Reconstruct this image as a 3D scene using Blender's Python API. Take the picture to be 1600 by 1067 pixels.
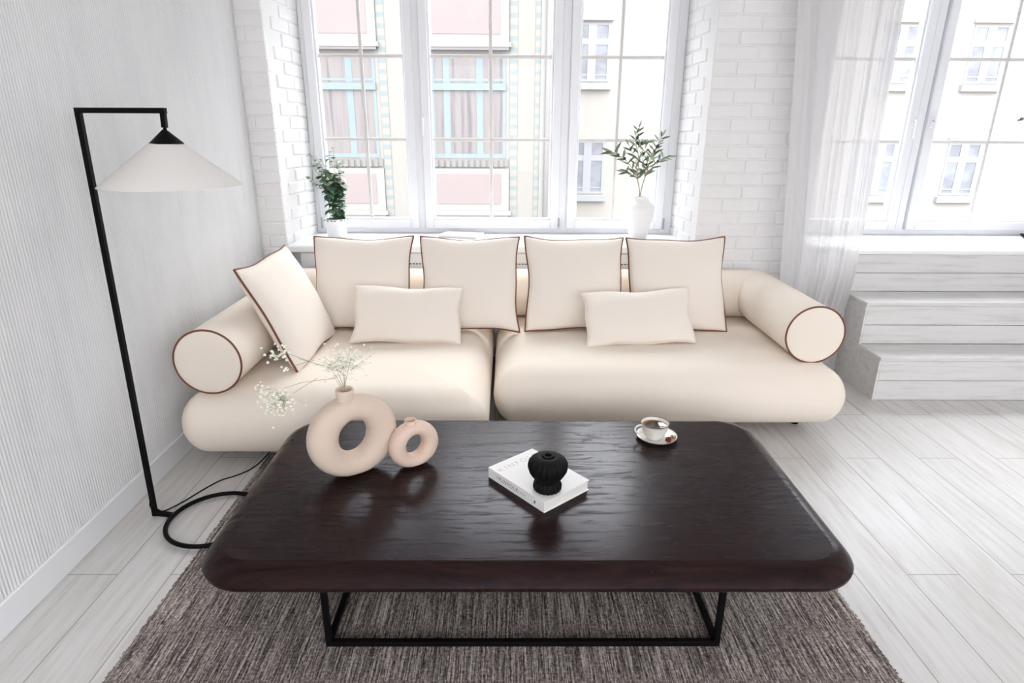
import bpy, bmesh, math, random
from math import sin, cos, pi, sqrt, radians, atan2
from mathutils import Vector, Matrix

random.seed(7)
S = bpy.context.scene
COL = S.collection
for o in list(bpy.data.objects):
    bpy.data.objects.remove(o)

# ------------------------------------------------------------------ camera
F, PITCH, YAW, ROLL, CAMZ = 968.49, 0.33264, -0.0074953, 0.0051197, 1.55
right, up, fw = Vector((1, 0, 0)), Vector((0, sin(PITCH), cos(PITCH))), Vector((0, cos(PITCH), -sin(PITCH)))
Rz = Matrix.Rotation(YAW, 3, 'Z')
right, up, fw = Rz @ right, Rz @ up, Rz @ fw
r2 = cos(ROLL) * right + sin(ROLL) * up
u2 = -sin(ROLL) * right + cos(ROLL) * up
cd = bpy.data.cameras.new('camera')
cd.sensor_width = 36.0
cd.lens = F * 36.0 / 1600.0
cd.clip_start = 0.05
cam = bpy.data.objects.new('camera', cd)
COL.objects.link(cam)
M = Matrix((r2, u2, -fw)).transposed().to_4x4()
M.translation = (0, 0, CAMZ)
cam.matrix_world = M
S.camera = cam

# ------------------------------------------------------------------ light
W = bpy.data.worlds.new('overcast_sky')
S.world = W
W.use_nodes = True
wn = W.node_tree
bg = wn.nodes['Background']
bg.inputs[0].default_value = (0.905, 0.94, 1.0, 1)
tcw = wn.nodes.new('ShaderNodeTexCoord'); sxw = wn.nodes.new('ShaderNodeSeparateXYZ'); mrw = wn.nodes.new('ShaderNodeMapRange')
wn.links.new(tcw.outputs['Generated'], sxw.inputs[0]); wn.links.new(sxw.outputs['Z'], mrw.inputs['Value'])
SKY = 9.0                          # overcast sky, three times brighter overhead than at the horizon
mrw.inputs['From Min'].default_value = 0.0; mrw.inputs['From Max'].default_value = 1.0
mrw.inputs['To Min'].default_value = SKY / 3; mrw.inputs['To Max'].default_value = SKY
wn.links.new(mrw.outputs['Result'], bg.inputs[1])

def area(name, loc, direction, sx, sy, power, color):
    l = bpy.data.lights.new(name, 'AREA')
    l.shape = 'RECTANGLE'
    l.size, l.size_y, l.energy, l.color = sx, sy, power, color
    o = bpy.data.objects.new(name, l)
    COL.objects.link(o)
    o.location = loc
    o.rotation_euler = Vector(direction).to_track_quat('-Z', 'Y').to_euler()
    return o
# the sun behind a veil of cloud: a broad soft source high in front of the windows
sl_ = bpy.data.lights.new('veiled_sun', 'SUN'); sl_.energy = 1.9; sl_.angle = radians(30); sl_.color = (1.0, 0.985, 0.97)
so = bpy.data.objects.new('veiled_sun', sl_); COL.objects.link(so)
so.location = (3, 9, 9); so.rotation_euler = Vector((-0.13, -0.725, -0.675)).to_track_quat('-Z', 'Y').to_euler()
# added fill lamps behind the camera, set at the back wall openings
area('rear_fill_a', (0.1, -2.93, 1.68), (0, 1, -0.02), 2.6, 1.84, 16, (1.0, 0.965, 0.93))
area('rear_fill_b', (3.4, -2.93, 1.68), (0, 1, -0.02), 2.2, 1.84, 12, (1.0, 0.965, 0.93))

S.view_settings.view_transform = 'Standard'
S.view_settings.look = 'None'
S.view_settings.exposure = 0.52
S.view_settings.gamma = 1.0
S.view_settings.use_curve_mapping = False
S.cycles.max_bounces = 10
S.cycles.diffuse_bounces = 6
S.cycles.transparent_max_bounces = 12
S.cycles.sample_clamp_indirect = 4.0
S.cycles.use_denoising = True

# ------------------------------------------------------------------ materials
def mat(name, color=(0.8, 0.8, 0.8), rough=0.5, spec=0.5, metal=0.0):
    m = bpy.data.materials.new(name)
    m.use_nodes = True
    b = m.node_tree.nodes['Principled BSDF']
    b.inputs['Base Color'].default_value = (*color, 1)
    b.inputs['Roughness'].default_value = rough
    b.inputs['Specular IOR Level'].default_value = spec
    b.inputs['Metallic'].default_value = metal
    m.diffuse_color = (*color, 1)
    return m

class NT:
    """small wrapper to wire nodes quickly"""
    def __init__(s, m):
        s.t = m.node_tree; s.b = s.t.nodes['Principled BSDF']
    def n(s, kind, **kw):
        nd = s.t.nodes.new(kind)
        for k, v in kw.items():
            if k in nd.inputs: nd.inputs[k].default_value = v
            else: setattr(nd, k, v)
        return nd
    def l(s, a, b): s.t.links.new(a, b)
    def coord(s, scale=(1, 1, 1), rot=(0, 0, 0), loc=(0, 0, 0), kind='Object'):
        tc = s.n('ShaderNodeTexCoord')
        mp = s.n('ShaderNodeMapping')
        mp.inputs['Scale'].default_value = scale
        mp.inputs['Rotation'].default_value = rot
        mp.inputs['Location'].default_value = loc
        s.l(tc.outputs[kind], mp.inputs['Vector'])
        return mp.outputs['Vector']
    def pos(s, scale=(1, 1, 1), rot=(0, 0, 0), loc=(0, 0, 0)):
        g = s.n('ShaderNodeNewGeometry')
        mp = s.n('ShaderNodeMapping')
        mp.inputs['Scale'].default_value = scale
        mp.inputs['Rotation'].default_value = rot
        mp.inputs['Location'].default_value = loc
        s.l(g.outputs['Position'], mp.inputs['Vector'])
        return mp.outputs['Vector']
    def noise(s, vec, scale=5, detail=3, rough=0.5):
        nd = s.n('ShaderNodeTexNoise')
        nd.inputs['Scale'].default_value = scale
        nd.inputs['Detail'].default_value = detail
        nd.inputs['Roughness'].default_value = rough
        s.l(vec, nd.inputs['Vector'])
        return nd.outputs['Fac']
    def ramp(s, fac, stops):
        r = s.n('ShaderNodeValToRGB')
        el = r.color_ramp.elements
        while len(el) < len(stops): el.new(0.5)
        for e, (p, c) in zip(el, stops):
            e.position = p
            e.color = (*c, 1) if len(c) == 3 else c
        s.l(fac, r.inputs['Fac'])
        return r.outputs['Color']
    def mix(s, fac, a, b, mode='MIX'):
        nd = s.n('ShaderNodeMix', data_type='RGBA', blend_type=mode)
        for sock, v in ((nd.inputs[0], fac), (nd.inputs[6], a), (nd.inputs[7], b)):
            if isinstance(v, (int, float)): sock.default_value = v
            elif isinstance(v, tuple): sock.default_value = (*v, 1) if len(v) == 3 else v
            else: s.l(v, sock)
        return nd.outputs[2]
    def bump(s, h, strength=0.3, dist=0.002, prev=None):
        nd = s.n('ShaderNodeBump')
        nd.inputs['Strength'].default_value = strength
        nd.inputs['Distance'].default_value = dist
        s.l(h, nd.inputs['Height'])
        if prev is not None: s.l(prev, nd.inputs['Normal'])
        s.l(nd.outputs['Normal'], s.b.inputs['Normal'])
        return nd.outputs['Normal']
    def base(s, c): s.l(c, s.b.inputs['Base Color'])

def fabric(name, color, weave=900):
    m = mat(name, color, 0.9, 0.15)
    t = NT(m)
    v = t.coord()
    n1 = t.noise(v, weave, 2)
    n2 = t.noise(v, 6, 3)
    n3 = t.noise(v, 130, 2)
    c = t.mix(n1, tuple(x * 0.93 for x in color), tuple(min(1, x * 1.05) for x in color))
    c = t.mix(n2, c, tuple(x * 0.985 for x in color))
    t.base(c)
    h = t.mix(0.45, n1, n3)
    t.bump(h, 0.12, 0.001)
    return m

MAT = {}
MAT['cream'] = fabric('cream_linen', (0.84, 0.752, 0.658))
MAT['cushion'] = fabric('ivory_cushion_linen', (0.84, 0.765, 0.69))
MAT['piping'] = mat('rust_brown_piping', (0.17, 0.062, 0.035), 0.6, 0.3)
MAT['black'] = mat('matt_black_metal', (0.003, 0.003, 0.0034), 0.5, 0.10)
MAT['black_cord'] = mat('black_cord_rubber', (0.006, 0.006, 0.007), 0.5, 0.2)
MAT['frame_white'] = mat('white_window_lacquer', (0.80, 0.805, 0.83), 0.3, 0.5)
MAT['muntin'] = mat('pale_beige_glazing_bar', (0.64, 0.615, 0.59), 0.4, 0.4)
MAT['sill_white'] = mat('white_sill_paint', (0.86, 0.86, 0.87), 0.35, 0.5)
MAT['radiator'] = mat('white_radiator_enamel', (0.83, 0.83, 0.85), 0.3, 0.5)
MAT['dark'] = mat('dark_gap', (0.03, 0.03, 0.033), 0.6, 0.3)
MAT['handle'] = mat('white_handle', (0.82, 0.82, 0.83), 0.25, 0.5)
MAT['hinge'] = mat('steel_hinge', (0.45, 0.45, 0.46), 0.35, 0.5, 0.9)

m = mat('white_plaster_ribs', (0.76, 0.765, 0.775), 0.8, 0.2)
t = NT(m); v = t.pos((1, 1.0, 0.22))
n = t.noise(v, 9, 5, 0.6)
n2 = t.noise(t.pos((1, 1, 0.09)), 34, 4, 0.6)
c = t.ramp(n, [(0.30, (0.71, 0.71, 0.72)), (0.55, (0.76, 0.76, 0.765)), (0.8, (0.785, 0.785, 0.79))])
c = t.mix(t.ramp(n2, [(0.26, (0.55, 0.55, 0.55)), (0.38, (0, 0, 0))]), c, (0.62, 0.615, 0.62))
t.base(c); t.bump(n2, 0.35, 0.006)
MAT['ribs'] = m

m = mat('white_painted_brick', (0.80, 0.79, 0.785), 0.65, 0.3)
t = NT(m); v = t.pos()
n1 = t.noise(v, 7, 3); n2 = t.noise(v, 60, 4, 0.6)
t.base(t.mix(n1, (0.77, 0.755, 0.75), (0.83, 0.82, 0.815)))
t.bump(n2, 0.5, 0.006)
MAT['brick'] = m

m = mat('white_plaster', (0.82, 0.815, 0.81), 0.8, 0.2)
t = NT(m); t.bump(t.noise(t.pos(), 40, 4), 0.2, 0.003)
MAT['plaster'] = m
MAT['baseboard'] = mat('white_baseboard_paint', (0.78, 0.785, 0.80), 0.4, 0.4)

# whitewashed plank floor, boards running away from the camera
m = mat('whitewashed_oak_boards', (0.7, 0.68, 0.66), 0.33, 0.5)
t = NT(m)
v = t.pos((1, 1, 1), (0, 0, pi / 2), (0.02, 0.07, 0))
br = t.n('ShaderNodeTexBrick', offset=0.37, offset_frequency=2)
br.inputs['Scale'].default_value = 1.0
br.inputs['Brick Width'].default_value = 1.35
br.inputs['Row Height'].default_value = 0.193
br.inputs['Mortar Size'].default_value = 0.0021
br.inputs['Mortar Smooth'].default_value = 0.3
br.inputs['Color1'].default_value = (0.0, 0.0, 0.0, 1)
br.inputs['Color2'].default_value = (1, 1, 1, 1)
br.inputs['Mortar'].default_value = (0.5, 0.5, 0.5, 1)
t.l(v, br.inputs['Vector'])
g = t.noise(t.pos((13, 0.9, 1)), 3.2, 6, 0.62)
g2 = t.noise(t.pos((2.2, 0.45, 1)), 3.0, 4, 0.6)
g3 = t.noise(t.pos((75, 2.5, 1)), 3.0, 3, 0.6)
base = t.mix(br.outputs['Color'], (0.64, 0.625, 0.61), (0.72, 0.71, 0.705))
grain = t.ramp(g, [(0.28, (0.47, 0.43, 0.395)), (0.44, (0.645, 0.62, 0.595)), (0.56, (0.71, 0.695, 0.68)), (0.75, (0.745, 0.735, 0.73))])
c = t.mix(0.68, base, grain)
c = t.mix(1.0, c, (0.90, 0.895, 0.89), 'MULTIPLY')
knots = t.ramp(g2, [(0.30, (1, 1, 1)), (0.41, (0, 0, 0))])
c = t.mix(t.mix(0.55, (0, 0, 0), knots), c, (0.50, 0.44, 0.39))
c = t.mix(t.mix(0.22, (0, 0, 0), g3), c, (0.50, 0.47, 0.45))
c = t.mix(br.outputs['Fac'], c, (0.26, 0.245, 0.24))
t.base(c)
t.l(t.ramp(g, [(0.3, (0.42,) * 3), (0.7, (0.30,) * 3)]), t.b.inputs['Roughness'])
h = t.mix(br.outputs['Fac'], t.mix(0.5, g, g3), (0, 0, 0))
t.bump(h, 0.12, 0.002)
MAT['floor'] = m

# flat-woven rug, streaks running away from the camera
m = mat('flatwoven_rug', (0.2, 0.18, 0.17), 0.95, 0.1)
t = NT(m)
s1 = t.noise(t.pos((160, 5.0, 1)), 1.0, 3, 0.65)
s2 = t.noise(t.pos((420, 42, 1)), 1.0, 3, 0.6)
s3 = t.noise(t.pos((26, 2.2, 1)), 1.0, 2, 0.5)
s4 = t.noise(t.pos((95, 130, 1)), 1.0, 2, 0.6)
f = t.mix(0.42, s1, s2)
f = t.mix(0.20, f, s4)
c = t.ramp(f, [(0.40, (0.013, 0.011, 0.011)), (0.465, (0.098, 0.080, 0.074)), (0.52, (0.31, 0.262, 0.238)), (0.60, (0.68, 0.60, 0.55))])
c = t.mix(t.ramp(s3, [(0.35, (0.3,) * 3), (0.7, (0,) * 3)]), c, (0.12, 0.098, 0.092))
t.base(c)
t.bump(f, 0.7, 0.006)
MAT['rug'] = m
MAT['fringe'] = mat('rug_fringe_yarn', (0.16, 0.145, 0.14), 0.95, 0.1)

# dark stained oak table top, grain along x
m = mat('dark_stained_oak', (0.03, 0.016, 0.014), 0.32, 0.12)
t = NT(m)
wv = t.noise(t.pos((0.9, 5, 1)), 2.0, 3, 0.5)
mp = t.pos((1.6, 26, 6))
wadd = t.n('ShaderNodeVectorMath', operation='ADD')
wsc = t.n('ShaderNodeVectorMath', operation='SCALE'); wsc.inputs['Scale'].default_value = 4.0
t.l(wv, wsc.inputs[0]); t.l(mp, wadd.inputs[0]); t.l(wsc.outputs[0], wadd.inputs[1])
g = t.noise(wadd.outputs[0], 1.7, 6, 0.62)
p = t.noise(t.pos((14, 330, 60)), 1.0, 3, 0.6)
st = t.noise(t.pos((0.5, 7.5, 1)), 1.0, 1, 0.5)
c = t.ramp(g, [(0.34, (0.0045, 0.0022, 0.0022)), (0.48, (0.017, 0.0080, 0.0070)), (0.70, (0.038, 0.0185, 0.0155))])
c = t.mix(t.ramp(st, [(0.4, (0,) * 3), (0.62, (0.5,) * 3)]), c, (0.017, 0.0085, 0.008))
t.base(c)
t.b.inputs['Specular Tint'].default_value = (0.80, 0.82, 1.0, 1)  # blue of the reflected sky put into the specular colour
t.l(t.ramp(g, [(0.36, (0.40,) * 3), (0.50, (0.21,) * 3)]), t.b.inputs['Roughness'])
hh = t.mix(0.86, g, t.ramp(p, [(0.36, (0,) * 3), (0.5, (1,) * 3)]))
t.bump(hh, 0.055, 0.0014)
MAT['table'] = m

m = mat('sand_ceramic', (0.66, 0.52, 0.42), 0.75, 0.25)
t = NT(m); v = t.coord()
t.base(t.mix(t.noise(v, 14, 3), (0.62, 0.495, 0.405), (0.69, 0.56, 0.465)))
t.bump(t.noise(v, 500, 2), 0.08, 0.0006)
MAT['sand'] = m
m = mat('blush_ceramic', (0.70, 0.53, 0.43), 0.7, 0.25)
t = NT(m); v = t.coord()
t.base(t.mix(t.noise(v, 14, 3), (0.67, 0.50, 0.41), (0.73, 0.565, 0.465)))
t.bump(t.noise(v, 500, 2), 0.08, 0.0006)
MAT['blush'] = m
MAT['white_ceramic'] = mat('white_matt_ceramic', (0.80, 0.79, 0.775), 0.5, 0.4)
MAT['pot_white'] = mat('white_flowerpot', (0.86, 0.86, 0.865), 0.35, 0.5)
MAT['porcelain'] = mat('white_porcelain', (0.78, 0.745, 0.69), 0.12, 0.5)
MAT['rim'] = mat('dark_glaze_rim', (0.16, 0.14, 0.13), 0.2, 0.5)
m = mat('black_coffee', (0.02, 0.008, 0.004), 0.05, 0.5)
t = NT(m)
gr = t.n('ShaderNodeTexGradient', gradient_type='SPHERICAL')
t.l(t.coord((19, 19, 0), (0, 0, 0)), gr.inputs['Vector'])
nz = t.noise(t.coord(), 60, 3)
t.base(t.ramp(t.mix(0.15, gr.outputs['Fac'], nz), [(0.10, (0.46, 0.24, 0.09)), (0.24, (0.30, 0.13, 0.045)), (0.34, (0.02, 0.008, 0.004))]))
MAT['coffee'] = m
MAT['iron'] = mat('black_cast_ceramic', (0.003, 0.003, 0.0034), 0.6, 0.14)
MAT['book'] = mat('white_book_cloth', (0.83, 0.81, 0.80), 0.5, 0.3)
m = mat('book_page_edges', (0.76, 0.73, 0.70), 0.8, 0.1)
t = NT(m); t.base(t.mix(t.noise(t.pos((3, 3, 900)), 1.0, 1), (0.70, 0.665, 0.63), (0.80, 0.775, 0.75)))
MAT['pages'] = m
MAT['ink'] = mat('grey_print', (0.18, 0.165, 0.16), 0.6, 0.2)
MAT['faint_ink'] = mat('pale_blind_print', (0.60, 0.57, 0.55), 0.5, 0.3)
MAT['leaf'] = mat('deep_green_leaf', (0.07, 0.155, 0.09), 0.5, 0.4)
MAT['leaf_pale'] = mat('pale_green_leaf', (0.20, 0.29, 0.17), 0.5, 0.4)
MAT['olive_leaf'] = mat('olive_leaf_green', (0.10, 0.16, 0.09), 0.5, 0.4)
MAT['olive_pale'] = mat('olive_leaf_underside', (0.27, 0.33, 0.24), 0.6, 0.3)
MAT['olive'] = mat('black_olive_fruit', (0.03, 0.02, 0.03), 0.3, 0.5)
MAT['twig'] = mat('twig_brown', (0.33, 0.24, 0.15), 0.7, 0.2)
MAT['soil'] = mat('potting_soil', (0.04, 0.03, 0.025), 0.9, 0.1)
MAT['gyp_stem'] = mat('dried_green_stem', (0.30, 0.31, 0.23), 0.7, 0.2)
MAT['gyp_flower'] = mat('tiny_white_blossom', (0.93, 0.91, 0.80), 0.7, 0.2)
MAT['truffle_red'] = mat('red_brown_truffle', (0.12, 0.022, 0.014), 0.6, 0.3)
m = mat('nut_dusted_truffle', (0.5, 0.33, 0.18), 0.8, 0.2)
t = NT(m)
t.base(t.ramp(t.noise(t.coord(), 160, 2), [(0.42, (0.06, 0.03, 0.02)), (0.5, (0.55, 0.38, 0.22))]))
MAT['truffle_nut'] = m
m = mat('printed_magazine_cover', (0.8, 0.8, 0.8), 0.35, 0.4)
t = NT(m); v = t.coord()
t.base(t.ramp(t.noise(v, 14, 3, 0.6), [(0.36, (0.42, 0.42, 0.45)), (0.46, (0.80, 0.80, 0.81)), (0.60, (0.83, 0.82, 0.82)), (0.68, (0.78, 0.62, 0.60))]))
MAT['magazine'] = m

# linen lamp shade
m = mat('linen_lamp_shade', (0.84, 0.80, 0.76), 0.9, 0.1)
t = NT(m); v = t.coord()
t.base(t.mix(t.noise(v, 700, 2), (0.93, 0.91, 0.89), (0.965, 0.945, 0.93)))
tr = t.n('ShaderNodeBsdfTranslucent'); tr.inputs['Color'].default_value = (0.93, 0.90, 0.87, 1)
mx = t.n('ShaderNodeMixShader'); mx.inputs[0].default_value = 0.36
out = m.node_tree.nodes['Material Output']
t.l(t.b.outputs[0], mx.inputs[1]); t.l(tr.outputs[0], mx.inputs[2]); t.l(mx.outputs[0], out.inputs['Surface'])
MAT['shade'] = m

# sheer curtain
m = mat('sheer_voile', (0.74, 0.725, 0.73), 0.9, 0.05)
t = NT(m); out = m.node_tree.nodes['Material Output']
tr = t.n('ShaderNodeBsdfTranslucent'); tr.inputs['Color'].default_value = (0.70, 0.685, 0.69, 1)
tp = t.n('ShaderNodeBsdfTransparent'); tp.inputs['Color'].default_value = (1, 1, 1, 1)
m1 = t.n('ShaderNodeMixShader'); m1.inputs[0].default_value = 0.34
m2 = t.n('ShaderNodeMixShader'); m2.inputs[0].default_value = 0.16
t.l(t.b.outputs[0], m1.inputs[1]); t.l(tr.outputs[0], m1.inputs[2])
t.l(m1.outputs[0], m2.inputs[1]); t.l(tp.outputs[0], m2.inputs[2]); t.l(m2.outputs[0], out.inputs['Surface'])
MAT['voile'] = m

# window glass: clear sheet with a faint reflection
m = mat('clear_glass', (1, 1, 1), 0.02, 0.5)
t = NT(m); out = m.node_tree.nodes['Material Output']
tp = t.n('ShaderNodeBsdfTransparent'); tp.inputs['Color'].default_value = (0.97, 0.98, 0.98, 1)
gl = t.n('ShaderNodeBsdfGlossy'); gl.inputs['Roughness'].default_value = 0.02
mx = t.n('ShaderNodeMixShader'); mx.inputs[0].default_value = 0.005
t.l(tp.outputs[0], mx.inputs[1]); t.l(gl.outputs[0], mx.inputs[2]); t.l(mx.outputs[0], out.inputs['Surface'])
MAT['glass'] = m

# painted boards of the steps
m = mat('white_painted_boards', (0.74, 0.73, 0.725), 0.5, 0.35)
t = NT(m)
n1 = t.noise(t.pos((1.2, 9, 16)), 2.5, 5, 0.6)
t.base(t.ramp(n1, [(0.28, (0.57, 0.54, 0.52)), (0.48, (0.675, 0.66, 0.65)), (0.75, (0.715, 0.705, 0.70))]))
t.bump(n1, 0.15, 0.002)
MAT['boards'] = m

# street
EX = 0.29                          # darkens all street colours to hold back the overexposed daylight outside
E_TEAL, E_CREAM = tuple(EX * q for q in (0.57, 0.63, 0.61)), tuple(EX * q for q in (0.76, 0.70, 0.625))
def ext(name, color, v=0.05, sc=2.0):
    color = tuple(EX * q for q in color)
    m = mat(name, color, 0.9, 0.1)
    t = NT(m)
    t.base(t.mix(t.noise(t.pos(), sc, 4), tuple(c * (1 - v) for c in color), tuple(min(1, c * (1 + v)) for c in color)))
    return m
MAT['e_cream'] = ext('cream_facade_brick', (0.76, 0.70, 0.625))
MAT['e_white'] = ext('white_facade_render', (1.12, 1.03, 0.93), 0.05, 1.2)
MAT['e_pink'] = ext('pale_pink_panel', (0.74, 0.60, 0.575))
MAT['e_trim'] = ext('white_facade_trim', (0.80, 0.76, 0.70))
MAT['e_ledge'] = ext('weathered_grey_ledge', (0.60, 0.55, 0.52))
MAT['e_bright'] = ext('bright_white_window_paint', (1.0, 1.0, 1.0), 0.0)
MAT['e_blue'] = ext('pale_blue_window_paint', (0.58, 0.67, 0.70))
m = mat('glazed_teal_brick_bands', (0.42, 0.52, 0.53), 0.8, 0.1)
t = NT(m)
g = t.n('ShaderNodeNewGeometry'); sx = t.n('ShaderNodeSeparateXYZ'); t.l(g.outputs['Position'], sx.inputs[0])
md = t.n('ShaderNodeMath', operation='FRACT'); ml = t.n('ShaderNodeMath', operation='MULTIPLY'); ml.inputs[1].default_value = 1 / 0.19
t.l(sx.outputs['Z'], ml.inputs[0]); t.l(ml.outputs[0], md.inputs[0])
t.base(t.ramp(md.outputs[0], [(0.42, E_TEAL), (0.46, E_CREAM)]))
MAT['e_teal'] = m
m = mat('curtained_glass', (0.4, 0.3, 0.28), 0.25, 0.4)
t = NT(m)
n1 = t.noise(t.pos((7, 1, 0.25)), 1.6, 3)
t.base(t.ramp(n1, [(p_, tuple(EX * q for q in c_)) for p_, c_ in ((0.36, (0.36, 0.31, 0.31)), (0.45, (0.52, 0.44, 0.44)), (0.55, (0.56, 0.50, 0.445)), (0.68, (0.48, 0.40, 0.41)))]))
MAT['e_curtain'] = m
m = mat('grey_reflecting_glass', (0.35, 0.36, 0.4), 0.2, 0.5)
t = NT(m)
n1 = t.noise(t.pos((1, 1, 1.4)), 2.2, 2)
t.base(t.ramp(n1, [(p_, tuple(EX * q for q in c_)) for p_, c_ in ((0.38, (0.50, 0.50, 0.55)), (0.6, (0.68, 0.68, 0.73)))]))
MAT['e_glass'] = m
MAT['asphalt'] = ext('street_asphalt', (0.35, 0.35, 0.35))

# ------------------------------------------------------------------ mesh tools
class MB:
    def __init__(s): s.v = []; s.f = []; s.sm = []
    def add(s, verts, faces, smooth=False):
        k = len(s.v)
        s.v += [tuple(p) for p in verts]
        s.f += [tuple(i + k for i in f) for f in faces]
        s.sm += [smooth] * len(faces)
    def box(s, x0, x1, y0, y1, z0, z1, c=0.0, xf=None):
        if c <= 0:
            vs = [(x, y, z) for x in (x0, x1) for y in (y0, y1) for z in (z0, z1)]
            fs = [(0, 1, 3, 2), (4, 6, 7, 5), (0, 4, 5, 1), (2, 3, 7, 6), (0, 2, 6, 4), (1, 5, 7, 3)]
        else:
            cx, cy, cz = (x0 + x1) / 2, (y0 + y1) / 2, (z0 + z1) / 2
            hx, hy, hz = (x1 - x0) / 2, (y1 - y0) / 2, (z1 - z0) / 2
            c = min(c, hx * .9, hy * .9, hz * .9)
            vs = []; ix = {}
            for sx in (-1, 1):
                for sy in (-1, 1):
                    for sz in (-1, 1):
                        for a in range(3):
                            d = [hx - c, hy - c, hz - c]; d[a] = (hx, hy, hz)[a]
                            ix[(sx, sy, sz, a)] = len(vs)
                            vs.append((cx + sx * d[0], cy + sy * d[1], cz + sz * d[2]))
            fs = []
            q = ((-1, -1), (1, -1), (1, 1), (-1, 1))
            for sg in (-1, 1):
                fs.append([ix[(sg, a, b, 0)] for a, b in q])
                fs.append([ix[(a, sg, b, 1)] for a, b in q])
                fs.append([ix[(a, b, sg, 2)] for a, b in q])
            for a in (-1, 1):
                for b in (-1, 1):
                    fs.append([ix[(a, b, -1, 0)], ix[(a, b, 1, 0)], ix[(a, b, 1, 1)], ix[(a, b, -1, 1)]])
                    fs.append([ix[(a, -1, b, 0)], ix[(a, 1, b, 0)], ix[(a, 1, b, 2)], ix[(a, -1, b, 2)]])
                    fs.append([ix[(-1, a, b, 1)], ix[(1, a, b, 1)], ix[(1, a, b, 2)], ix[(-1, a, b, 2)]])
                    for d in (-1, 1):
                        fs.append([ix[(a, b, d, 0)], ix[(a, b, d, 1)], ix[(a, b, d, 2)]])
        if xf: vs = [xf(p) for p in vs]
        s.add(vs, fs)
    def bar(s, a, b, w, h=None, upv=(0, 0, 1)):
        """rectangular bar from a to b"""
        a, b = Vector(a), Vector(b); h = h or w
        d = (b - a).normalized()
        u = d.cross(Vector(upv))
        if u.length < 1e-4: u = d.cross(Vector((0, 1, 0)))
        u.normalize(); n = u.cross(d).normalized()
        vs = []
        for p in (a, b):
            for i, j in ((-1, -1), (1, -1), (1, 1), (-1, 1)):
                vs.append(p + u * (i * w / 2) + n * (j * h / 2))
        s.add(vs, [(0, 1, 2, 3), (7, 6, 5, 4), (0, 4, 5, 1), (1, 5, 6, 2), (2, 6, 7, 3), (3, 7, 4, 0)])
    def tube(s, path, rad, n=10, closed=False, cap=True):
        path = [Vector(p) for p in path]
        m_ = len(path)
        rf = rad if callable(rad) else (lambda t: rad)
        prev = None; rings = []
        for i, p in enumerate(path):
            if closed: d = path[(i + 1) % m_] - path[i - 1]
            else: d = path[min(i + 1, m_ - 1)] - path[max(i - 1, 0)]
            d.normalize()
            if prev is None:
                u = d.orthogonal().normalized()
            else:
                u = prev - d * prev.dot(d)
                if u.length < 1e-6: u = d.orthogonal()
                u.normalize()
            prev = u
            w = d.cross(u)
            r = rf(i / max(1, m_ - 1))
            rings.append([p + (u * cos(2 * pi * k / n) + w * sin(2 * pi * k / n)) * r for k in range(n)])
        vs = [q for r_ in rings for q in r_]
        fs = []
        for i in range(m_ if closed else m_ - 1):
            j = (i + 1) % m_
            off = 0
            if closed and j == 0:
                # match the frames at the seam
                off = min(range(n), key=lambda o: (rings[i][0] - rings[0][o]).length)
            for k in range(n):
                k2 = (k + 1) % n
                fs.append((i * n + k, i * n + k2, j * n + (k2 + off) % n, j * n + (k + off) % n))
        if cap and not closed:
            fs.append(tuple(range(n))[::-1]); fs.append(tuple((m_ - 1) * n + k for k in range(n)))
        s.add(vs, fs, True)
    def lathe(s, prof, c=(0, 0, 0), n=48, rmod=None, smooth=True):
        vs = []; fs = []
        for i, (r, z) in enumerate(prof):
            for k in range(n):
                a = 2 * pi * k / n
                rr = max(r, 1e-5) * (rmod(a, r, z) if rmod else 1)
                vs.append((c[0] + rr * cos(a), c[1] + rr * sin(a), c[2] + z))
        for i in range(len(prof) - 1):
            for k in range(n):
                k2 = (k + 1) % n
                fs.append((i * n + k, i * n + k2, (i + 1) * n + k2, (i + 1) * n + k))
        s.add(vs, fs, smooth)
    def rings(s, rings, cap0=True, cap1=True, smooth=True):
        n = len(rings[0])
        vs = [p for r in rings for p in r]; fs = []
        for i in range(len(rings) - 1):
            for k in range(n):
                k2 = (k + 1) % n
                fs.append((i * n + k, i * n + k2, (i + 1) * n + k2, (i + 1) * n + k))
        if cap0: fs.append(tuple(range(n))[::-1])
        if cap1: fs.append(tuple((len(rings) - 1) * n + k for k in range(n)))
        s.add(vs, fs, smooth)
    def sphere(s, c, r, n=10, m_=7, sq=(1, 1, 1)):
        prof = [(r * sin(pi * i / m_), -r * cos(pi * i / m_)) for i in range(m_ + 1)]
        vs0 = len(s.v)
        s.lathe(prof, (0, 0, 0), n)
        for i in range(vs0, len(s.v)):
            x, y, z = s.v[i]
            s.v[i] = (c[0] + x * sq[0], c[1] + y * sq[1], c[2] + z * sq[2])
    def build(s, name, material, parent=None, local=False, kind=None, sharp=None, mats=None):
        me = bpy.data.meshes.new(name)
        off = Vector((0, 0, 0))
        if parent is not None and not local:
            q = parent
            while q is not None:
                off += q.location; q = q.parent
        me.from_pydata([tuple(Vector(p) - off) for p in s.v], [], s.f)
        me.polygons.foreach_set('use_smooth', s.sm)
        bm = bmesh.new(); bm.from_mesh(me)
        bmesh.ops.remove_doubles(bm, verts=bm.verts, dist=1e-6)
        bmesh.ops.recalc_face_normals(bm, faces=bm.faces)
        bm.to_mesh(me); bm.free()
        if sharp: me.set_sharp_from_angle(angle=radians(sharp))
        o = bpy.data.objects.new(name, me)
        me.materials.append(MAT[material] if isinstance(material, str) else material)
        COL.objects.link(o)
        if parent is not None: o.parent = parent
        if kind: o['kind'] = kind
        return o

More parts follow.
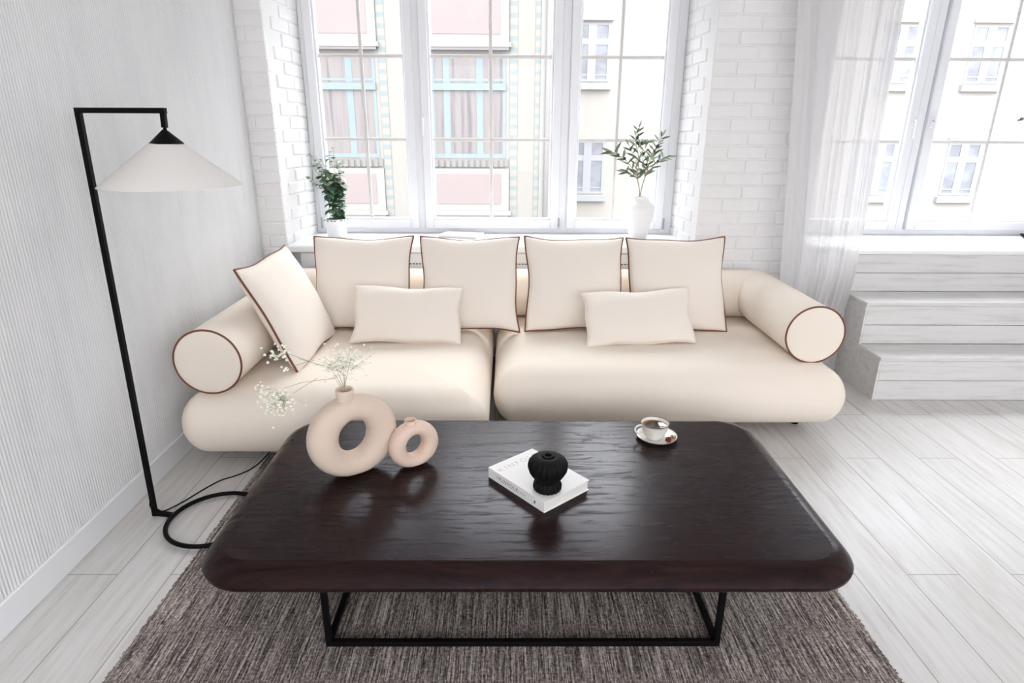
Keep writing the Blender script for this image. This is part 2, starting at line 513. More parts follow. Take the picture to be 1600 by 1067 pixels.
def thing(name, label, cat, loc=(0, 0, 0), group=None, rot=None):
    o = bpy.data.objects.new(name, None)
    o.empty_display_size = 0.05
    COL.objects.link(o)
    o.location = loc
    if rot is not None: o.rotation_euler = rot
    o['label'] = label; o['category'] = cat
    if group: o['group'] = group
    return o
def tag(o, label, cat, group=None):
    o['label'] = label; o['category'] = cat
    if group: o['group'] = group
    return o
def rehome(o, loc):
    """move a top-level mesh's origin to loc without moving the mesh"""
    o.data.transform(Matrix.Translation(-Vector(loc))); o.location = loc
    return o
def copy_tree(o, parent=None):
    c = o.copy(); COL.objects.link(c); c.parent = parent
    for ch in list(o.children): copy_tree(ch, c)
    return c
def rrect(x0, x1, y0, y1, r, n=6):
    pts = []
    for cx, cy, a0 in ((x1 - r, y1 - r, 0), (x0 + r, y1 - r, pi / 2), (x0 + r, y0 + r, pi), (x1 - r, y0 + r, 3 * pi / 2)):
        for k in range(n + 1):
            a = a0 + (pi / 2) * k / n
            pts.append((cx + r * cos(a), cy + r * sin(a)))
    return pts

# ------------------------------------------------------------------ room shell
XL, XR, YB, YF, ZC = -1.615, 5.0, -3.0, 4.05, 2.95
YW = 4.55                       # window plane
b = MB(); b.box(XL - 0.25, XR + 0.2, YB - 0.2, 4.75, -0.12, 0.0); b.build('floor', 'floor', kind='structure')
b = MB(); b.box(XL - 0.25, XR + 0.2, YB - 0.2, 4.75, ZC, ZC + 0.15); b.build('ceiling', 'plaster', kind='structure')
b = MB(); b.box(XR, XR + 0.2, YB - 0.2, 4.75, 0, ZC); b.build('wall_right', 'plaster', kind='structure')
b = MB()                        # back wall, two tall openings added for the rear fill
for x0, x1, z0, z1 in ((XL, -1.2, 0, ZC), (1.4, 2.3, 0, ZC), (4.5, XR, 0, ZC), (-1.2, 1.4, 0, 0.75), (2.3, 4.5, 0, 0.75), (-1.2, 1.4, 2.6, ZC), (2.3, 4.5, 2.6, ZC)):
    b.box(x0, x1, YB - 0.2, YB, z0, z1)
b.build('wall_back', 'plaster', kind='structure')
# ribbed wall on the left: vertical ribs, one mesh
b = MB()
PITCH_RIB = 0.0142
ny = int((YF - (-0.2)) / PITCH_RIB)
zs = [0.0] + [0.115 + i * (ZC - 0.115) / 22 for i in range(23)]
cols = []
rr = random.Random(3)
ph = [rr.uniform(0, 6.28) for _ in range(6)]
for i in range(ny * 4 + 1):
    y = YF - i * PITCH_RIB / 4
    row = []
    for z in zs:
        wob = 0.0009 * sin(2.1 * z + ph[0] + y * 1.3) + 0.0006 * sin(6.7 * z + ph[1] + 5 * y)
        amp = 0.0056 * (0.85 + 0.3 * sin(1.7 * z + 2.3 * y + ph[2]) * sin(3.1 * y + ph[3]))
        row.append((XL + amp * (0, 0.75, 1.0, 0.75)[i % 4], y + wob, z))
    cols.append(row)
nz = len(zs)
vs = [p for r_ in cols for p in r_]
fs = []
for i in range(len(cols) - 1):
    for k in range(nz - 1):
        fs.append((i * nz + k, (i + 1) * nz + k, (i + 1) * nz + k + 1, i * nz + k + 1))
b.add(vs, fs, True)
b.box(XL - 0.2, XL - 0.002, YB - 0.2, 4.75, 0, ZC)
b.build('wall_left', 'ribs', kind='structure')
b = MB(); b.box(XL + 0.0005, XL + 0.014, -1.0, YF - 0.001, 0, 0.113, 0.003)
b.build('baseboard_left', 'baseboard', kind='structure')

# brick wall with the two window openings
b = MB()
CH, BL, GAP = 0.0815, 0.24, 0.007
Z0 = 2.1808 - 26 * CH - 1e-4
rb = random.Random(11)
OX = {'l0': -1.44, 'l1': 1.225, 'r0': 1.96, 'r1': 4.66}
ZTOP = 2.62
def brick(x0, x1, y0, y1, z0, z1, xf=None):
    j = lambda: rb.uniform(-0.0015, 0.0015)
    b.box(x0 + j(), x1 + j(), y0 + j(), y1, z0 + j() * .7, z1 + j() * .7, 0.006, xf)
def frontrun(x0, x1, z0, z1, phase, dl, dr):
    e = [x0]
    x = phase
    while x < x1 - 0.03:
        if x > x0 + 0.03: e.append(x)
        x += BL
    e.append(x1)
    for i, (a, c) in enumerate(zip(e, e[1:])):
        d = max(dl if i == 0 else 0, dr if i == len(e) - 2 else 0) or 0.1
        brick(a + GAP / 2, c - (0 if i == len(e) - 2 else GAP / 2), YF, YF + d, z0, z1)
nc = int(ZTOP / CH) + 2
shl = lambda p: (p[0] + (p[1] - YF) * 0.11, p[1], p[2])
shr = lambda p: (p[0] - (p[1] - YF) * 0.08, p[1], p[2])
sh0 = lambda p: (p[0] + (p[1] - YF) * 0.08, p[1], p[2])
for k in range(nc):
    z0, z1 = Z0 + k * CH + GAP / 2, Z0 + (k + 1) * CH - GAP / 2
    z0 = max(z0, 0.002)
    if z1 > ZTOP: z1 = ZTOP
    if z1 - z0 < 0.02: continue
    odd = k % 2
    dp = 0.11 if odd else 0.23
    frontrun(XL + 0.004, OX['l0'], z0, z1, -1.56 if k % 3 == 0 else 9, 0, dp)
    frontrun(OX['l1'], OX['r0'], z0, z1, 1.491 - 2 * BL if odd else 1.611 - 2 * BL, dp, dp)
    frontrun(OX['r1'], XR - 0.004, z0, z1, 4.75 if odd else 4.87, dp, 0)
    for face, side, xf in ((OX['l0'], -1, shl), (OX['l1'], 1, shr), (OX['r0'], -1, sh0), (OX['r1'], 1, shr)):
        e = [YF + dp]
        while e[-1] + BL < YW - 0.03: e.append(e[-1] + BL)
        e.append(YW + 0.005)
        # return of the front brick first, then the reveal bricks
        for a, c in zip(e, e[1:]):
            if side < 0: brick(face - 0.1, face, a + GAP / 2, c - GAP / 2, z0, z1, xf)
            else: brick(face, face + 0.1, a + GAP / 2, c - GAP / 2, z0, z1, xf)
r = 0.0065                        # mortar bed a little behind the brick faces
def wedge(x0, x1, xf0, xf1):
    """solid pier between two reveals, following their splay"""
    vs = [(x0, YF + r, 0), (x1, YF + r, 0), (x1 + xf1, 4.75, 0), (x0 + xf0, 4.75, 0)]
    vs += [(x, y, ZTOP) for x, y, z in vs]
    b.add(vs, [(3, 2, 1, 0), (4, 5, 6, 7), (0, 1, 5, 4), (1, 2, 6, 5), (2, 3, 7, 6), (3, 0, 4, 7)])
wedge(XL - 0.2, OX['l0'] - r, 0, 0.075)
wedge(OX['l1'] + r, OX['r0'] - r, -0.055, 0.055)
wedge(OX['r1'] + r, XR + 0.2, -0.055, 0)
b.box(XL - 0.2, XR + 0.2, YF, 4.75, ZTOP, ZC)
b.box(OX['l0'] - 0.01, OX['l1'] + 0.01, 4.16, 4.75, 0, 0.775)
b.box(OX['r0'] - 0.01, OX['r1'] + 0.01, 4.16, 4.75, 0, 0.775)
b.build('wall_far', 'brick', kind='structure')

# ------------------------------------------------------------------ windows
def window(name, x0, x1, panes, munt, sill, handles, hinges, zb=0.817):
    """panes: list of glass (xa, xb); frame runs x0..x1, zb..ZTOP"""
    root = bpy.data.objects.new(name, None); COL.objects.link(root)
    root.location = ((x0 + x1) / 2, YW, zb); root['kind'] = 'structure'
    zt = ZTOP
    gz0, gz1 = zb + 0.096, zt - 0.09
    fr = MB()
    fr.box(x0, panes[0][0] - 0.045, YW, YW + 0.09, zb, zt, 0.004)
    fr.box(panes[-1][1] + 0.045, x1, YW, YW + 0.09, zb, zt, 0.004)
    fr.box(x0 + 0.001, x1 - 0.001, YW + 0.0015, YW + 0.088, zb + 0.0004, gz0 - 0.055, 0.004)
    fr.box(x0 + 0.001, x1 - 0.001, YW + 0.0015, YW + 0.088, gz1 + 0.055, zt - 0.0004, 0.004)
    for (a, c), (d, e) in zip(panes, panes[1:]):
        fr.box((c + d) / 2 - 0.028, (c + d) / 2 + 0.028, YW + 0.0007, YW + 0.089, zb + 0.0002, zt - 0.0002, 0.004)
    fr.build('window_frame', 'frame_white', root)
    for i, (a, c) in enumerate(panes):
        s = MB(); w = 0.062
        lo, hi = (a - w, c + w)
        s.box(lo, a, YW - 0.022, YW + 0.07, gz0 - w, gz1 + w, 0.006)
        s.box(c, hi, YW - 0.022, YW + 0.07, gz0 - w, gz1 + w, 0.006)
        s.box(a - 0.002, c + 0.002, YW - 0.0212, YW + 0.069, gz0 - w + 0.0004, gz0, 0.006)
        s.box(a - 0.002, c + 0.002, YW - 0.0212, YW + 0.069, gz1, gz1 + w - 0.0004, 0.006)
        # glazing beads around the pane
        s.box(a, a + 0.012, YW + 0.0, YW + 0.06, gz0, gz1, 0.003)
        s.box(c - 0.012, c, YW + 0.0, YW + 0.06, gz0, gz1, 0.003)
        s.box(a + 0.001, c - 0.001, YW + 0.0008, YW + 0.059, gz0, gz0 + 0.012, 0.003)
        s.box(a + 0.001, c - 0.001, YW + 0.0008, YW + 0.059, gz1 - 0.012, gz1, 0.003)
        sash = s.build('sash', 'frame_white', root)
        p = MB(); p.box(a + 0.001, c - 0.001, YW + 0.036, YW + 0.040, gz0 + 0.001, gz1 - 0.001)
        p.build('pane', 'glass', sash)
        q = MB()
        xm = munt[i]
        q.box(xm - 0.0112, xm + 0.0112, YW + 0.020, YW + 0.0355, gz0, gz1, 0.003)
        for zz in (1.467, 2.0):
            q.box(a, c, YW + 0.021, YW + 0.0354, zz - 0.0112, zz + 0.0112, 0.003)
        q.build('glazing_bars', 'muntin', sash)
        for hx in handles.get(i, ()):
            h = MB()
            h.box(hx - 0.014, hx + 0.014, YW - 0.030, YW - 0.021, 1.56, 1.63, 0.004)
            h.tube([(hx, YW - 0.028, 1.605), (hx, YW - 0.058, 1.605), (hx, YW - 0.062, 1.59), (hx, YW - 0.060, 1.49)], 0.0085, 8)
            h.build('window_handle', 'handle', sash)
        for hx in hinges.get(i, ()):
            h = MB()
            h.tube([(hx, YW - 0.028, zb + 0.055), (hx, YW - 0.028, zb + 0.115)], 0.006, 8)
            h.box(hx - 0.008, hx + 0.008, YW - 0.030, YW - 0.021, zb + 0.035, zb + 0.058, 0.002)
            h.build('hinge', 'hinge', sash)
    sl = MB(); sl.box(*sill, 0.006); sl.build('window_sill', 'sill_white', root)
    return root
window('window_1', -1.388, 1.188, [(-1.292, -0.702), (-0.537, 0.306), (0.482, 1.062)], (-0.992, -0.120, 0.760),
       (-1.432, 1.222, 4.0, YW + 0.02, 0.775, 0.817), {1: (-0.585,)}, {0: (-1.345,), 1: (0.368,), 2: (1.128,)})
window('window_2', 2.005, 4.615, [(2.155, 2.765), (2.965, 3.785), (3.985, 4.52)], (2.46, 3.385, 4.25),
       (2.015, 4.61, 4.17, YW + 0.02, 0.775, 0.817), {0: (2.80,), 1: (2.93,)}, {})

# ------------------------------------------------------------------ painted wooden steps up to the right window
SX0, SX1 = 2.205, 4.95
steps = thing('step_platform', 'white painted plank steps climbing to the sill of the right window', 'steps', (3.5, 3.9, 0))
b = MB()
b.box(SX0 + 0.012, SX1, 3.43, 4.04, 0, 0.250); b.box(SX0 + 0.012, SX1, 3.68, 4.04, 0.2, 0.52); b.box(SX0 + 0.012, SX1, 3.94, 4.045, 0.5, 0.775)
b.box(2.03, 4.6, 4.04, 4.155, 0.5, 0.775)
b.build('carcass', 'boards', steps)
for z0, z1, y in ((0, 0.277, 3.418), (0.277, 0.547, 3.659), (0.547, 0.817, 3.926)):
    rs = MB(); zt = z1 - 0.024; h = (zt - z0) / 2
    for i in range(2):
        rs.box(SX0 + 0.0115, SX1, y, y + 0.018, z0 + i * h + 0.0015, z0 + (i + 1) * h - 0.0015, 0.002)
    rs.build('riser', 'boards', steps)
b = MB(); b.box(SX0 - 0.002, SX1, 3.410, 3.658, 0.2535, 0.277, 0.003); b.build('tread', 'boards', steps)
b = MB(); b.box(SX0 - 0.002, SX1, 3.651, 3.925, 0.5235, 0.547, 0.003); b.build('tread', 'boards', steps)
b = MB(); b.box(SX0 - 0.002, SX1, 3.915, 4.045, 0.7935, 0.817, 0.003); b.box(2.03, 4.6, 4.045, 4.169, 0.7935, 0.817, 0.003); b.build('tread', 'sill_white', steps)
b = MB()
for i in range(6):                # vertical boards of the side, following the steps
    y0, y1 = 3.4185 + i * 0.1015, 3.4185 + (i + 1) * 0.1015
    for a, c, zt in ((3.4185, 3.659, 0.2535), (3.659, 3.926, 0.5235), (3.926, 4.04, 0.7935)):
        p0, p1 = max(y0, a), min(y1, c)
        if p1 - p0 > 0.002: b.box(SX0 - 0.001, SX0 + 0.011, p0 + (0.0006 if p0 == y0 else 0), p1 - (0.0006 if p1 == y1 else 0), 0, zt)
b.build('side_panel', 'boards', steps)

# ------------------------------------------------------------------ radiator below the left window
rad = thing('radiator', 'white flat radiator cover with a row of slots under the left window behind the sofa', 'radiator', (-0.1, 4.09, 0.12))
b = MB(); b.box(-1.36, 1.14, 4.030, 4.145, 0.12, 0.768, 0.004); b.build('panel', 'radiator', rad)
b = MB()
for i in range(110):
    x = -1.22 + i * 0.0205
    b.box(x, x + 0.0125, 4.0292, 4.034, 0.694, 0.701)
b.build('top_grille', 'dark', rad)
for x in (-1.0, 0.8):
    b = MB(); b.box(x - 0.02, x + 0.02, 4.06, 4.13, 0.0, 0.125, 0.004); b.build('foot', 'radiator', rad)

# ------------------------------------------------------------------ street outside
b = MB(); b.box(-40, 50, 5.2, 60, -5.2, -5.0); o = b.build('street_ground', 'asphalt', kind='structure')
FY = 12.5
bl = thing('building', 'ornate apartment house with pale blue windows and pink panels across the street', 'building', (-3, FY, -5.0))
X1 = 0.70
TOP = 6.1
b = MB(); b.box(-12, X1, FY, 17.2, -5.0, TOP); b.build('facade_wall', 'e_cream', bl)
b = MB(); b.box(X1 - 0.10, X1 + 0.02, FY - 0.03, FY + 0.3, -5, TOP); b.build('corner_strip', 'e_trim', bl)
b = MB(); b.tube([(0.735, FY - 0.06, -5), (0.735, FY - 0.06, TOP)], 0.045, 10); b.build('drainpipe', 'e_ledge', bl)
PER = 2.424
wins = [-0.745 - PER * i for i in range(5)]
pan = {}
for wx in wins:
    for k in (-1, 0, 1):
        zo = 3.03 * k
        z0, z1 = 0.98 + zo, 2.86 + zo
        if z1 > TOP: continue
        hw = 0.70
        w = MB()
        y0, y1 = FY - 0.01, FY + 0.10
        w.box(wx - hw, wx - hw + 0.06, y0, y1, z0, z1); w.box(wx + hw - 0.06, wx + hw, y0, y1, z0, z1)
        w.box(wx - hw + 0.002, wx + hw - 0.002, y0 + 0.004, y1 - 0.002, z0 + 0.002, z0 + 0.08)
        w.box(wx - hw, wx + hw, y0 - 0.03, y1, z0 + 1.22, z0 + 1.34)
        w.box(wx - hw + 0.002, wx + hw - 0.002, y0 + 0.004, y1 - 0.002, z0 + 1.38, z0 + 1.42)
        for mx_ in (wx - 0.41, wx + 0.21):
            w.box(mx_ - 0.06, mx_ + 0.06, y0 + 0.002, y1 - 0.001, z0 + 0.001, z1 - 0.06)
        wf = w.build('window', 'e_blue', bl)
        p = MB(); p.box(wx - hw + 0.01, wx + hw - 0.01, FY - 0.003, FY + 0.02, z0 + 0.01, z1 - 0.1); p.build('pane', 'e_curtain', wf)
        s = MB(); s.box(wx - hw, wx + hw, FY - 0.006, FY + 0.02, z1 - 0.105, z1 + 0.02); s.build('window_head', 'e_ledge', wf)
        s = MB(); s.box(wx - hw - 0.1, wx + hw + 0.1, FY - 0.10, FY + 0.02, z1 + 0.07, z1 + 0.15); s.build('cornice', 'e_trim', bl)
        s = MB()
        for i in range(12):
            xx = wx - 0.68 + i * 0.115
            s.box(xx, xx + 0.07, FY - 0.05, FY + 0.02, z0 - 0.16, z0 - 0.03)
        s.box(wx - hw - 0.05, wx + hw + 0.05, FY - 0.03, FY + 0.02, z0 - 0.15, z0 - 0.02)
        s.build('dentil_band', 'e_ledge', bl)
        s = MB(); s.box(wx - hw - 0.06, wx + hw + 0.06, FY - 0.04, FY + 0.02, z0 - 1.0, z0 - 0.19); s.build('panel_surround', 'e_trim', bl)
        s = MB(); s.box(wx - hw + 0.06, wx + hw - 0.10, FY - 0.048, FY + 0.01, z0 - 0.86, z0 - 0.29); s.build('panel', 'e_pink', bl)
        s = MB(); s.box(wx - hw - 0.06, wx + hw + 0.06, FY - 0.09, FY + 0.02, z0 - 1.13, z0 - 1.06); s.build('ledge', 'e_ledge', bl)
for xq in [0.11 - PER * i for i in range(5)] + [0.58]:
    s = MB(); s.box(xq - 0.08, xq + 0.06, FY - 0.012, FY + 0.02, -4.8, TOP - 0.1); s.build('quoin_strip', 'e_teal', bl)
GY = 18.0
br_ = thing('building', 'plain pale rendered apartment house standing further back at the right', 'building', (8, GY, -5.0))
b = MB(); b.box(-1, 30, GY, GY + 6, -5.0, 5.0); b.build('facade_wall', 'e_white', br_)
for wx in (2.21, 5.8, 8.1, 10.4, 12.72):
    for k in (-1, 0, 1):
        zo = 2.94 * k
        z0, z1 = -0.22 + zo, 1.20 + zo
        if k == 1: z1 = z0 + 1.42
        w = MB(); hw = 0.47
        y0, y1 = GY - 0.02, GY + 0.05
        w.box(wx - hw, wx - hw + 0.06, y0, y1, z0, z1); w.box(wx + hw - 0.06, wx + hw, y0, y1, z0, z1)
        w.box(wx - 0.11, wx + 0.11, y0, y1, z0, z1)
        w.box(wx - hw + .002, wx + hw - .002, y0 + .004, y1 - .002, z0 + .002, z0 + 0.06); w.box(wx - hw + .002, wx + hw - .002, y0 + .004, y1 - .002, z1 - 0.05, z1 - .002)
        w.box(wx - hw + .002, wx + hw - .002, y0 + .004, y1 - .002, z0 + 0.90, z0 + 1.05)
        w.box(wx - hw + .002, wx + hw - .002, y0 + .004, y1 - .002, z0 + 0.15, z0 + 0.18)
        wf = w.build('window', 'e_bright', br_)
        p = MB(); p.box(wx - hw + 0.01, wx + hw - 0.01, GY - 0.004, GY + 0.02, z0 + 0.01, z1 - 0.01); p.build('pane', 'e_glass', wf)
        s = MB(); s.box(wx - hw - 0.07, wx + hw + 0.07, GY - 0.12, GY + 0.02, z0 - 0.20, z0 - 0.04); s.build('sill', 'e_bright', wf)
        s = MB(); s.box(wx - hw - 0.06, wx + hw + 0.06, GY - 0.08, GY + 0.02, z1 + 0.05, z1 + 0.13); s.build('head_moulding', 'e_white', wf)

b = MB(); b.box(14.0, 14.04, GY - 0.12, GY + 0.01, 1.79, 1.82); b.box(13.99, 14.05, GY - 0.14, GY - 0.08, 1.80, 1.87); b.build('wall_bracket', 'dark', br_)

# ------------------------------------------------------------------ rug
rug = thing('area_rug', 'flat-woven charcoal and beige streaked rug under the coffee table', 'rug', (0, 1.6, 0))
b = MB(); b.box(-1.185, 1.172, 0.25, 2.755, 0.0, 0.006, 0.002); b.build('weave', 'rug', rug)
for sx, x in ((-1, -1.185), (1, 1.172)):
    b = MB(); y = 0.26; rf_ = random.Random(5 + sx)
    while y < 2.745:
        L = rf_.uniform(0.002, 0.009); dy = rf_.uniform(-0.012, 0.012); w = rf_.uniform(0.003, 0.007)
        b.add([(x - sx * 0.006, y - w, 0.0055), (x - sx * 0.006, y + w, 0.0055), (x + sx * L, y + dy + w * .5, 0.0008), (x + sx * L, y + dy - w * .5, 0.0008),
               (x - sx * 0.006, y - w, 0.0005), (x - sx * 0.006, y + w, 0.0005), (x + sx * L, y + dy + w * .5, 0.0002), (x + sx * L, y + dy - w * .5, 0.0002)],
              [(0, 1, 2, 3), (4, 5, 6, 7), (0, 3, 7, 4), (1, 2, 6, 5)])
        y += rf_.uniform(0.004, 0.011)
    b.build('fringe', 'rug', rug)

# ------------------------------------------------------------------ sofa: two modules
def seat_block(x0, x1, y0, y1, z0, z1, rc=0.10):
    """rounded cushion block: bullnose all round, mitred corners, slightly crowned top"""
    r = (z1 - z0) / 2; zc = (z0 + z1) / 2
    R = []
    for d, z in ((0.45, z0 + 0.01), (0.3, z0 + 0.003), (0.2, z0 + 0.0005)):
        R.append((d, z))
    for i in range(25):
        a = -pi / 2 + pi * i / 24
        R.append((r - r * cos(a), zc + r * sin(a)))
    for d, dz in ((0.19, 0.0008), (0.24, 0.004), (0.30, 0.007), (0.40, 0.010), (0.5, 0.012), (0.62, 0.013)):
        R.append((d, z1 + dz))
    m_ = min(x1 - x0, y1 - y0) / 2 - 0.02
    out = []
    for d, z in R:
        d = min(d, m_)
        rr_ = max(rc - d, 0.006)
        out.append([(px, py, z) for px, py in rrect(x0 + d, x1 - d, y0 + d, y1 - d, rr_, 6)])
    b = MB(); b.rings(out)
    return b
def bolster(p, q, rad, m0=None, m1=None, n=44, dome=0.0):
    """cylinder from p to q; m0/m1 are mitre normals at the ends (None = flat, softly rounded end)"""
    p, q = Vector(p), Vector(q); d = (q - p).normalized()
    u = Vector((0, 0, 1)); w = d.cross(u).normalized()
    def ring(c, r, mit=None):
        out = []
        for k in range(n):
            a = 2 * pi * k / n
            o = c + (u * cos(a) + w * sin(a)) * r
            if mit is not None:
                mn = Vector(mit)
                o = o + d * ((c - o).dot(mn) / d.dot(mn))
            out.append(tuple(o))
        return out
    R = []
    L = (q - p).length
    if m0 is None:
        R += [ring(p - d * dome, 0.004), ring(p - d * dome * .85, rad * .5), ring(p - d * dome * .3, rad * .85), ring(p + d * 0.001, rad - 0.006), ring(p + d * 0.004, rad - 0.001)]
        st = 0.012
    else:
        R += [ring(p, rad * 0.02, m0), ring(p, rad, m0)]; st = 0.0
    ns = 8
    for i in range(ns + 1):
        if m0 is not None and i == 0: continue
        if m1 is not None and i == ns: continue
        f = st + (L - 2 * st) * i / ns if m1 is None else st + (L - st) * i / ns
        if m0 is not None and f < rad * 1.05: continue
        if m1 is not None and f > L - rad * 1.05: continue
        R.append(ring(p + d * f, rad))
    if m1 is None:
        R += [ring(q - d * 0.004, rad - 0.001), ring(q - d * 0.001, rad - 0.006), ring(q + d * dome, 0.004)]
    else:
        R += [ring(q, rad, m1), ring(q, rad * 0.02, m1)]
    b = MB(); b.rings(R)
    return b
def ring_path(c, rad, axis, n=64):
    c = Vector(c); out = []
    for k in range(n):
        a = 2 * pi * k / n
        if axis == 'y': out.append(c + Vector((cos(a) * rad, 0, sin(a) * rad)))
        else: out.append(c + Vector((0, cos(a) * rad, sin(a) * rad)))
    return out
SZ, BR = 0.40, 0.15
YBB = 3.87                        # axis of the back bolsters
def module(label, x0, x1, yf, side, ax, ye):
    root = thing('sofa_module', label, 'sofa', ((x0 + x1) / 2, (yf + 3.98) / 2, 0), 'sofa modules')
    seat_block(x0, x1, yf, 3.98, 0.06, SZ).build('seat_block', 'cream', root)
    zc = SZ + BR - 0.002
    s = side                      # -1: arm on the left, 1: arm on the right
    corner = (ax, YBB, zc)
    mit = (1, 1, 0) if s > 0 else (1, -1, 0)
    inner = x1 - 0.012 if s < 0 else x0 + 0.012
    # arm bolster runs from its front end back to the mitre
    a = bolster((ax, ye, zc), corner, BR, None, mit, dome=0.006).build('arm_bolster', 'cream', root, sharp=50)
    pp = MB(); pp.tube(ring_path((ax, ye + 0.004, zc), BR + 0.0005, 'y'), 0.0048, 8, closed=True); pp.build('piping', 'piping', a)
    bb = bolster((inner, YBB, zc), corner, BR, None, mit, dome=0.004).build('back_bolster', 'cream', root, sharp=50)
    for fx in (x0 + 0.16, x1 - 0.155):
        for fy in (yf + 0.25, 3.80):
            f = MB(); f.lathe([(0.0, 0), (0.022, 0), (0.026, 0.01), (0.028, 0.063), (0, 0.063)], (fx, fy, 0), 20)
            f.build('foot', 'black', root)
    return root
module('left sofa section of cream linen, its round arm beside the ribbed wall', -1.522, -0.088, 2.545, -1, -1.345, 2.60)
module('right sofa section of cream linen, its round arm beside the white steps', -0.072, 1.755, 2.865, 1, 1.582, 3.01)

# ------------------------------------------------------------------ cushions
def cushion_meshes(hw, hh, T, seed, piped=True, concave=0.085, wr=1.0):
    rc = random.Random(seed)
    N = 36
    ph_ = [rc.uniform(0, 6.28) for _ in range(8)]
    def pt(u, v, sgn):
        x = hw * u * (1 - concave * (1 - v * v) * abs(u) ** 1.5)
        y = hh * v * (1 - concave * (1 - u * u) * abs(v) ** 1.5)
        e = max(0.0, (1 - u * u) * (1 - v * v))
        t_ = T * e ** 0.40
        t_ *= 1 + 0.06 * sin(2.2 * u + ph_[0]) * sin(1.7 * v + ph_[1])
        # small creases radiating from the seams
        edge = (1 - e) ** 2
        t_ += wr * 0.0035 * edge * e ** .3 * (sin(9 * u + ph_[2] + 3 * v) + sin(11 * v + ph_[3] - 2 * u))
        x += wr * 0.004 * sin(5 * v + ph_[4]) * abs(u) ** 4
        y += wr * 0.004 * sin(5 * u + ph_[5]) * abs(v) ** 4
        return (x, y + hh, sgn * t_)
    g = [-1 + 2 * i / N for i in range(N + 1)]
    g = [sin(a * pi / 2) * 0.55 + a * 0.45 for a in g]
    b = MB()
    for sgn in (1, -1):
        vs = [pt(u, v, sgn) for v in g for u in g]
        fs = [(j * (N + 1) + i, j * (N + 1) + i + 1, (j + 1) * (N + 1) + i + 1, (j + 1) * (N + 1) + i) for j in range(N) for i in range(N)]
        b.add(vs, fs, True)
    per = [(u, -1) for u in g[:-1]] + [(1, v) for v in g[:-1]] + [(u, 1) for u in g[:0:-1]] + [(-1, v) for v in g[:0:-1]]
    path = [pt(u, v, 1) for u, v in per]
    path = [(x, y, 0) for x, y, z in path]
    p = MB(); p.tube(path, 0.0058 if piped else 0.003, 8, closed=True)
    return b, p
def cushion(label, loc, upv, rightv, hw, hh, T, seed, piped=True, group='cushions', **kw):
    root = thing('cushion', label, 'cushion', loc, group)
    u = Vector(upv).normalized(); r_ = Vector(rightv); r_ = (r_ - u * r_.dot(u)).normalized(); n = r_.cross(u)
    root.rotation_euler = Matrix((r_, u, n)).transposed().to_euler()
    b, p = cushion_meshes(hw, hh, T, seed, piped, **kw)
    b.build('cover', 'cushion', root, local=True)
    p.build('piping' if piped else 'seam', 'piping' if piped else 'cushion', root, local=True)
    return root
UP = (0, 0.235, 0.52)
for i, (xc, lab) in enumerate(((-0.864, 'square brown-piped cushion leaning on the back below the potted plant, behind the small left pillow'),
                               (-0.228, 'square brown-piped cushion in front of the magazine, overhanging the gap between sofa sections'),
                               (0.397, 'square brown-piped cushion directly behind the left half of the small right pillow'),
                               (1.004, 'square brown-piped cushion nearest the right arm, below the white vase of olive branches'))):
    cushion(lab, (xc, 3.485, SZ + 0.006), UP, (1, (0.01, -0.01, 0.012, -0.012)[i], (0.012, 0.0, 0.006, -0.004)[i]), 0.297, 0.287, 0.092, 20 + i, group='square piped back cushions')
cushion('square brown-piped cushion slouched sideways against the left arm bolster', (-1.018, 3.140, SZ + 0.002), (-0.235, 0.0, 0.51), (0.03, 0.62, 0.0), 0.305, 0.285, 0.085, 31, group='square piped back cushions', concave=0.06)
cushion('small oblong plain pillow propped on the left sofa section', (-0.563, 3.262, SZ + 0.010), (0.0, 0.17, 0.285), (0.585, 0.07, 0.012), 0.305, 0.164, 0.066, 41, False, 'small oblong pillows', concave=0.06, wr=1.4)
cushion('small oblong plain pillow propped on the right sofa section', (0.742, 3.245, SZ + 0.010), (-0.018, 0.165, 0.25), (0.603, 0.010, -0.020), 0.310, 0.160, 0.066, 42, False, 'small oblong pillows', concave=0.06, wr=1.4)

# ------------------------------------------------------------------ coffee table
TX0, TX1, TY0, TY1, TZ = -0.922, 1.052, 1.430, 2.462, 0.36
TB = 0.292
tbl = thing('coffee_table', 'long dark-stained oak coffee table with rounded edges on a thin black frame', 'coffee table', (0.06, 1.92, 0))
b = MB(); R = []
prof = [(0.30, TB), (0.05, TB), (0.022, TB), (0.014, TB + 0.0015), (0.007, TB + 0.005), (0.002, TB + 0.011), (0.0, TB + 0.019)]
for i in range(0, 15):            # gently curved bevel with a crease where it meets the flat top
    q = 1 - i / 14
    prof.append((0.066 * (1 - q), TZ - (0.0145 * q + 0.030 * q ** 2.8)))
prof += [(0.08, TZ), (0.30, TZ)]
for d, z in prof:
    rr_ = max(0.165 - d, 0.02)
    R.append([(x, y, z) for x, y in rrect(TX0 + d, TX1 - d, TY0 + d, TY1 - d, rr_, 12)])
b.rings(R); b.build('tabletop', 'table', tbl, sharp=10)
LX0, LX1, LY0, LY1, LW = -0.558, 0.661, 1.537, 2.35, 0.018
for x in (LX0, LX1):
    for y in (LY0, LY1):
        f = MB(); f.box(x - LW / 2, x + LW / 2, y - LW / 2, y + LW / 2, 0.007, TB + 0.001, 0.001); f.build('leg', 'black', tbl)
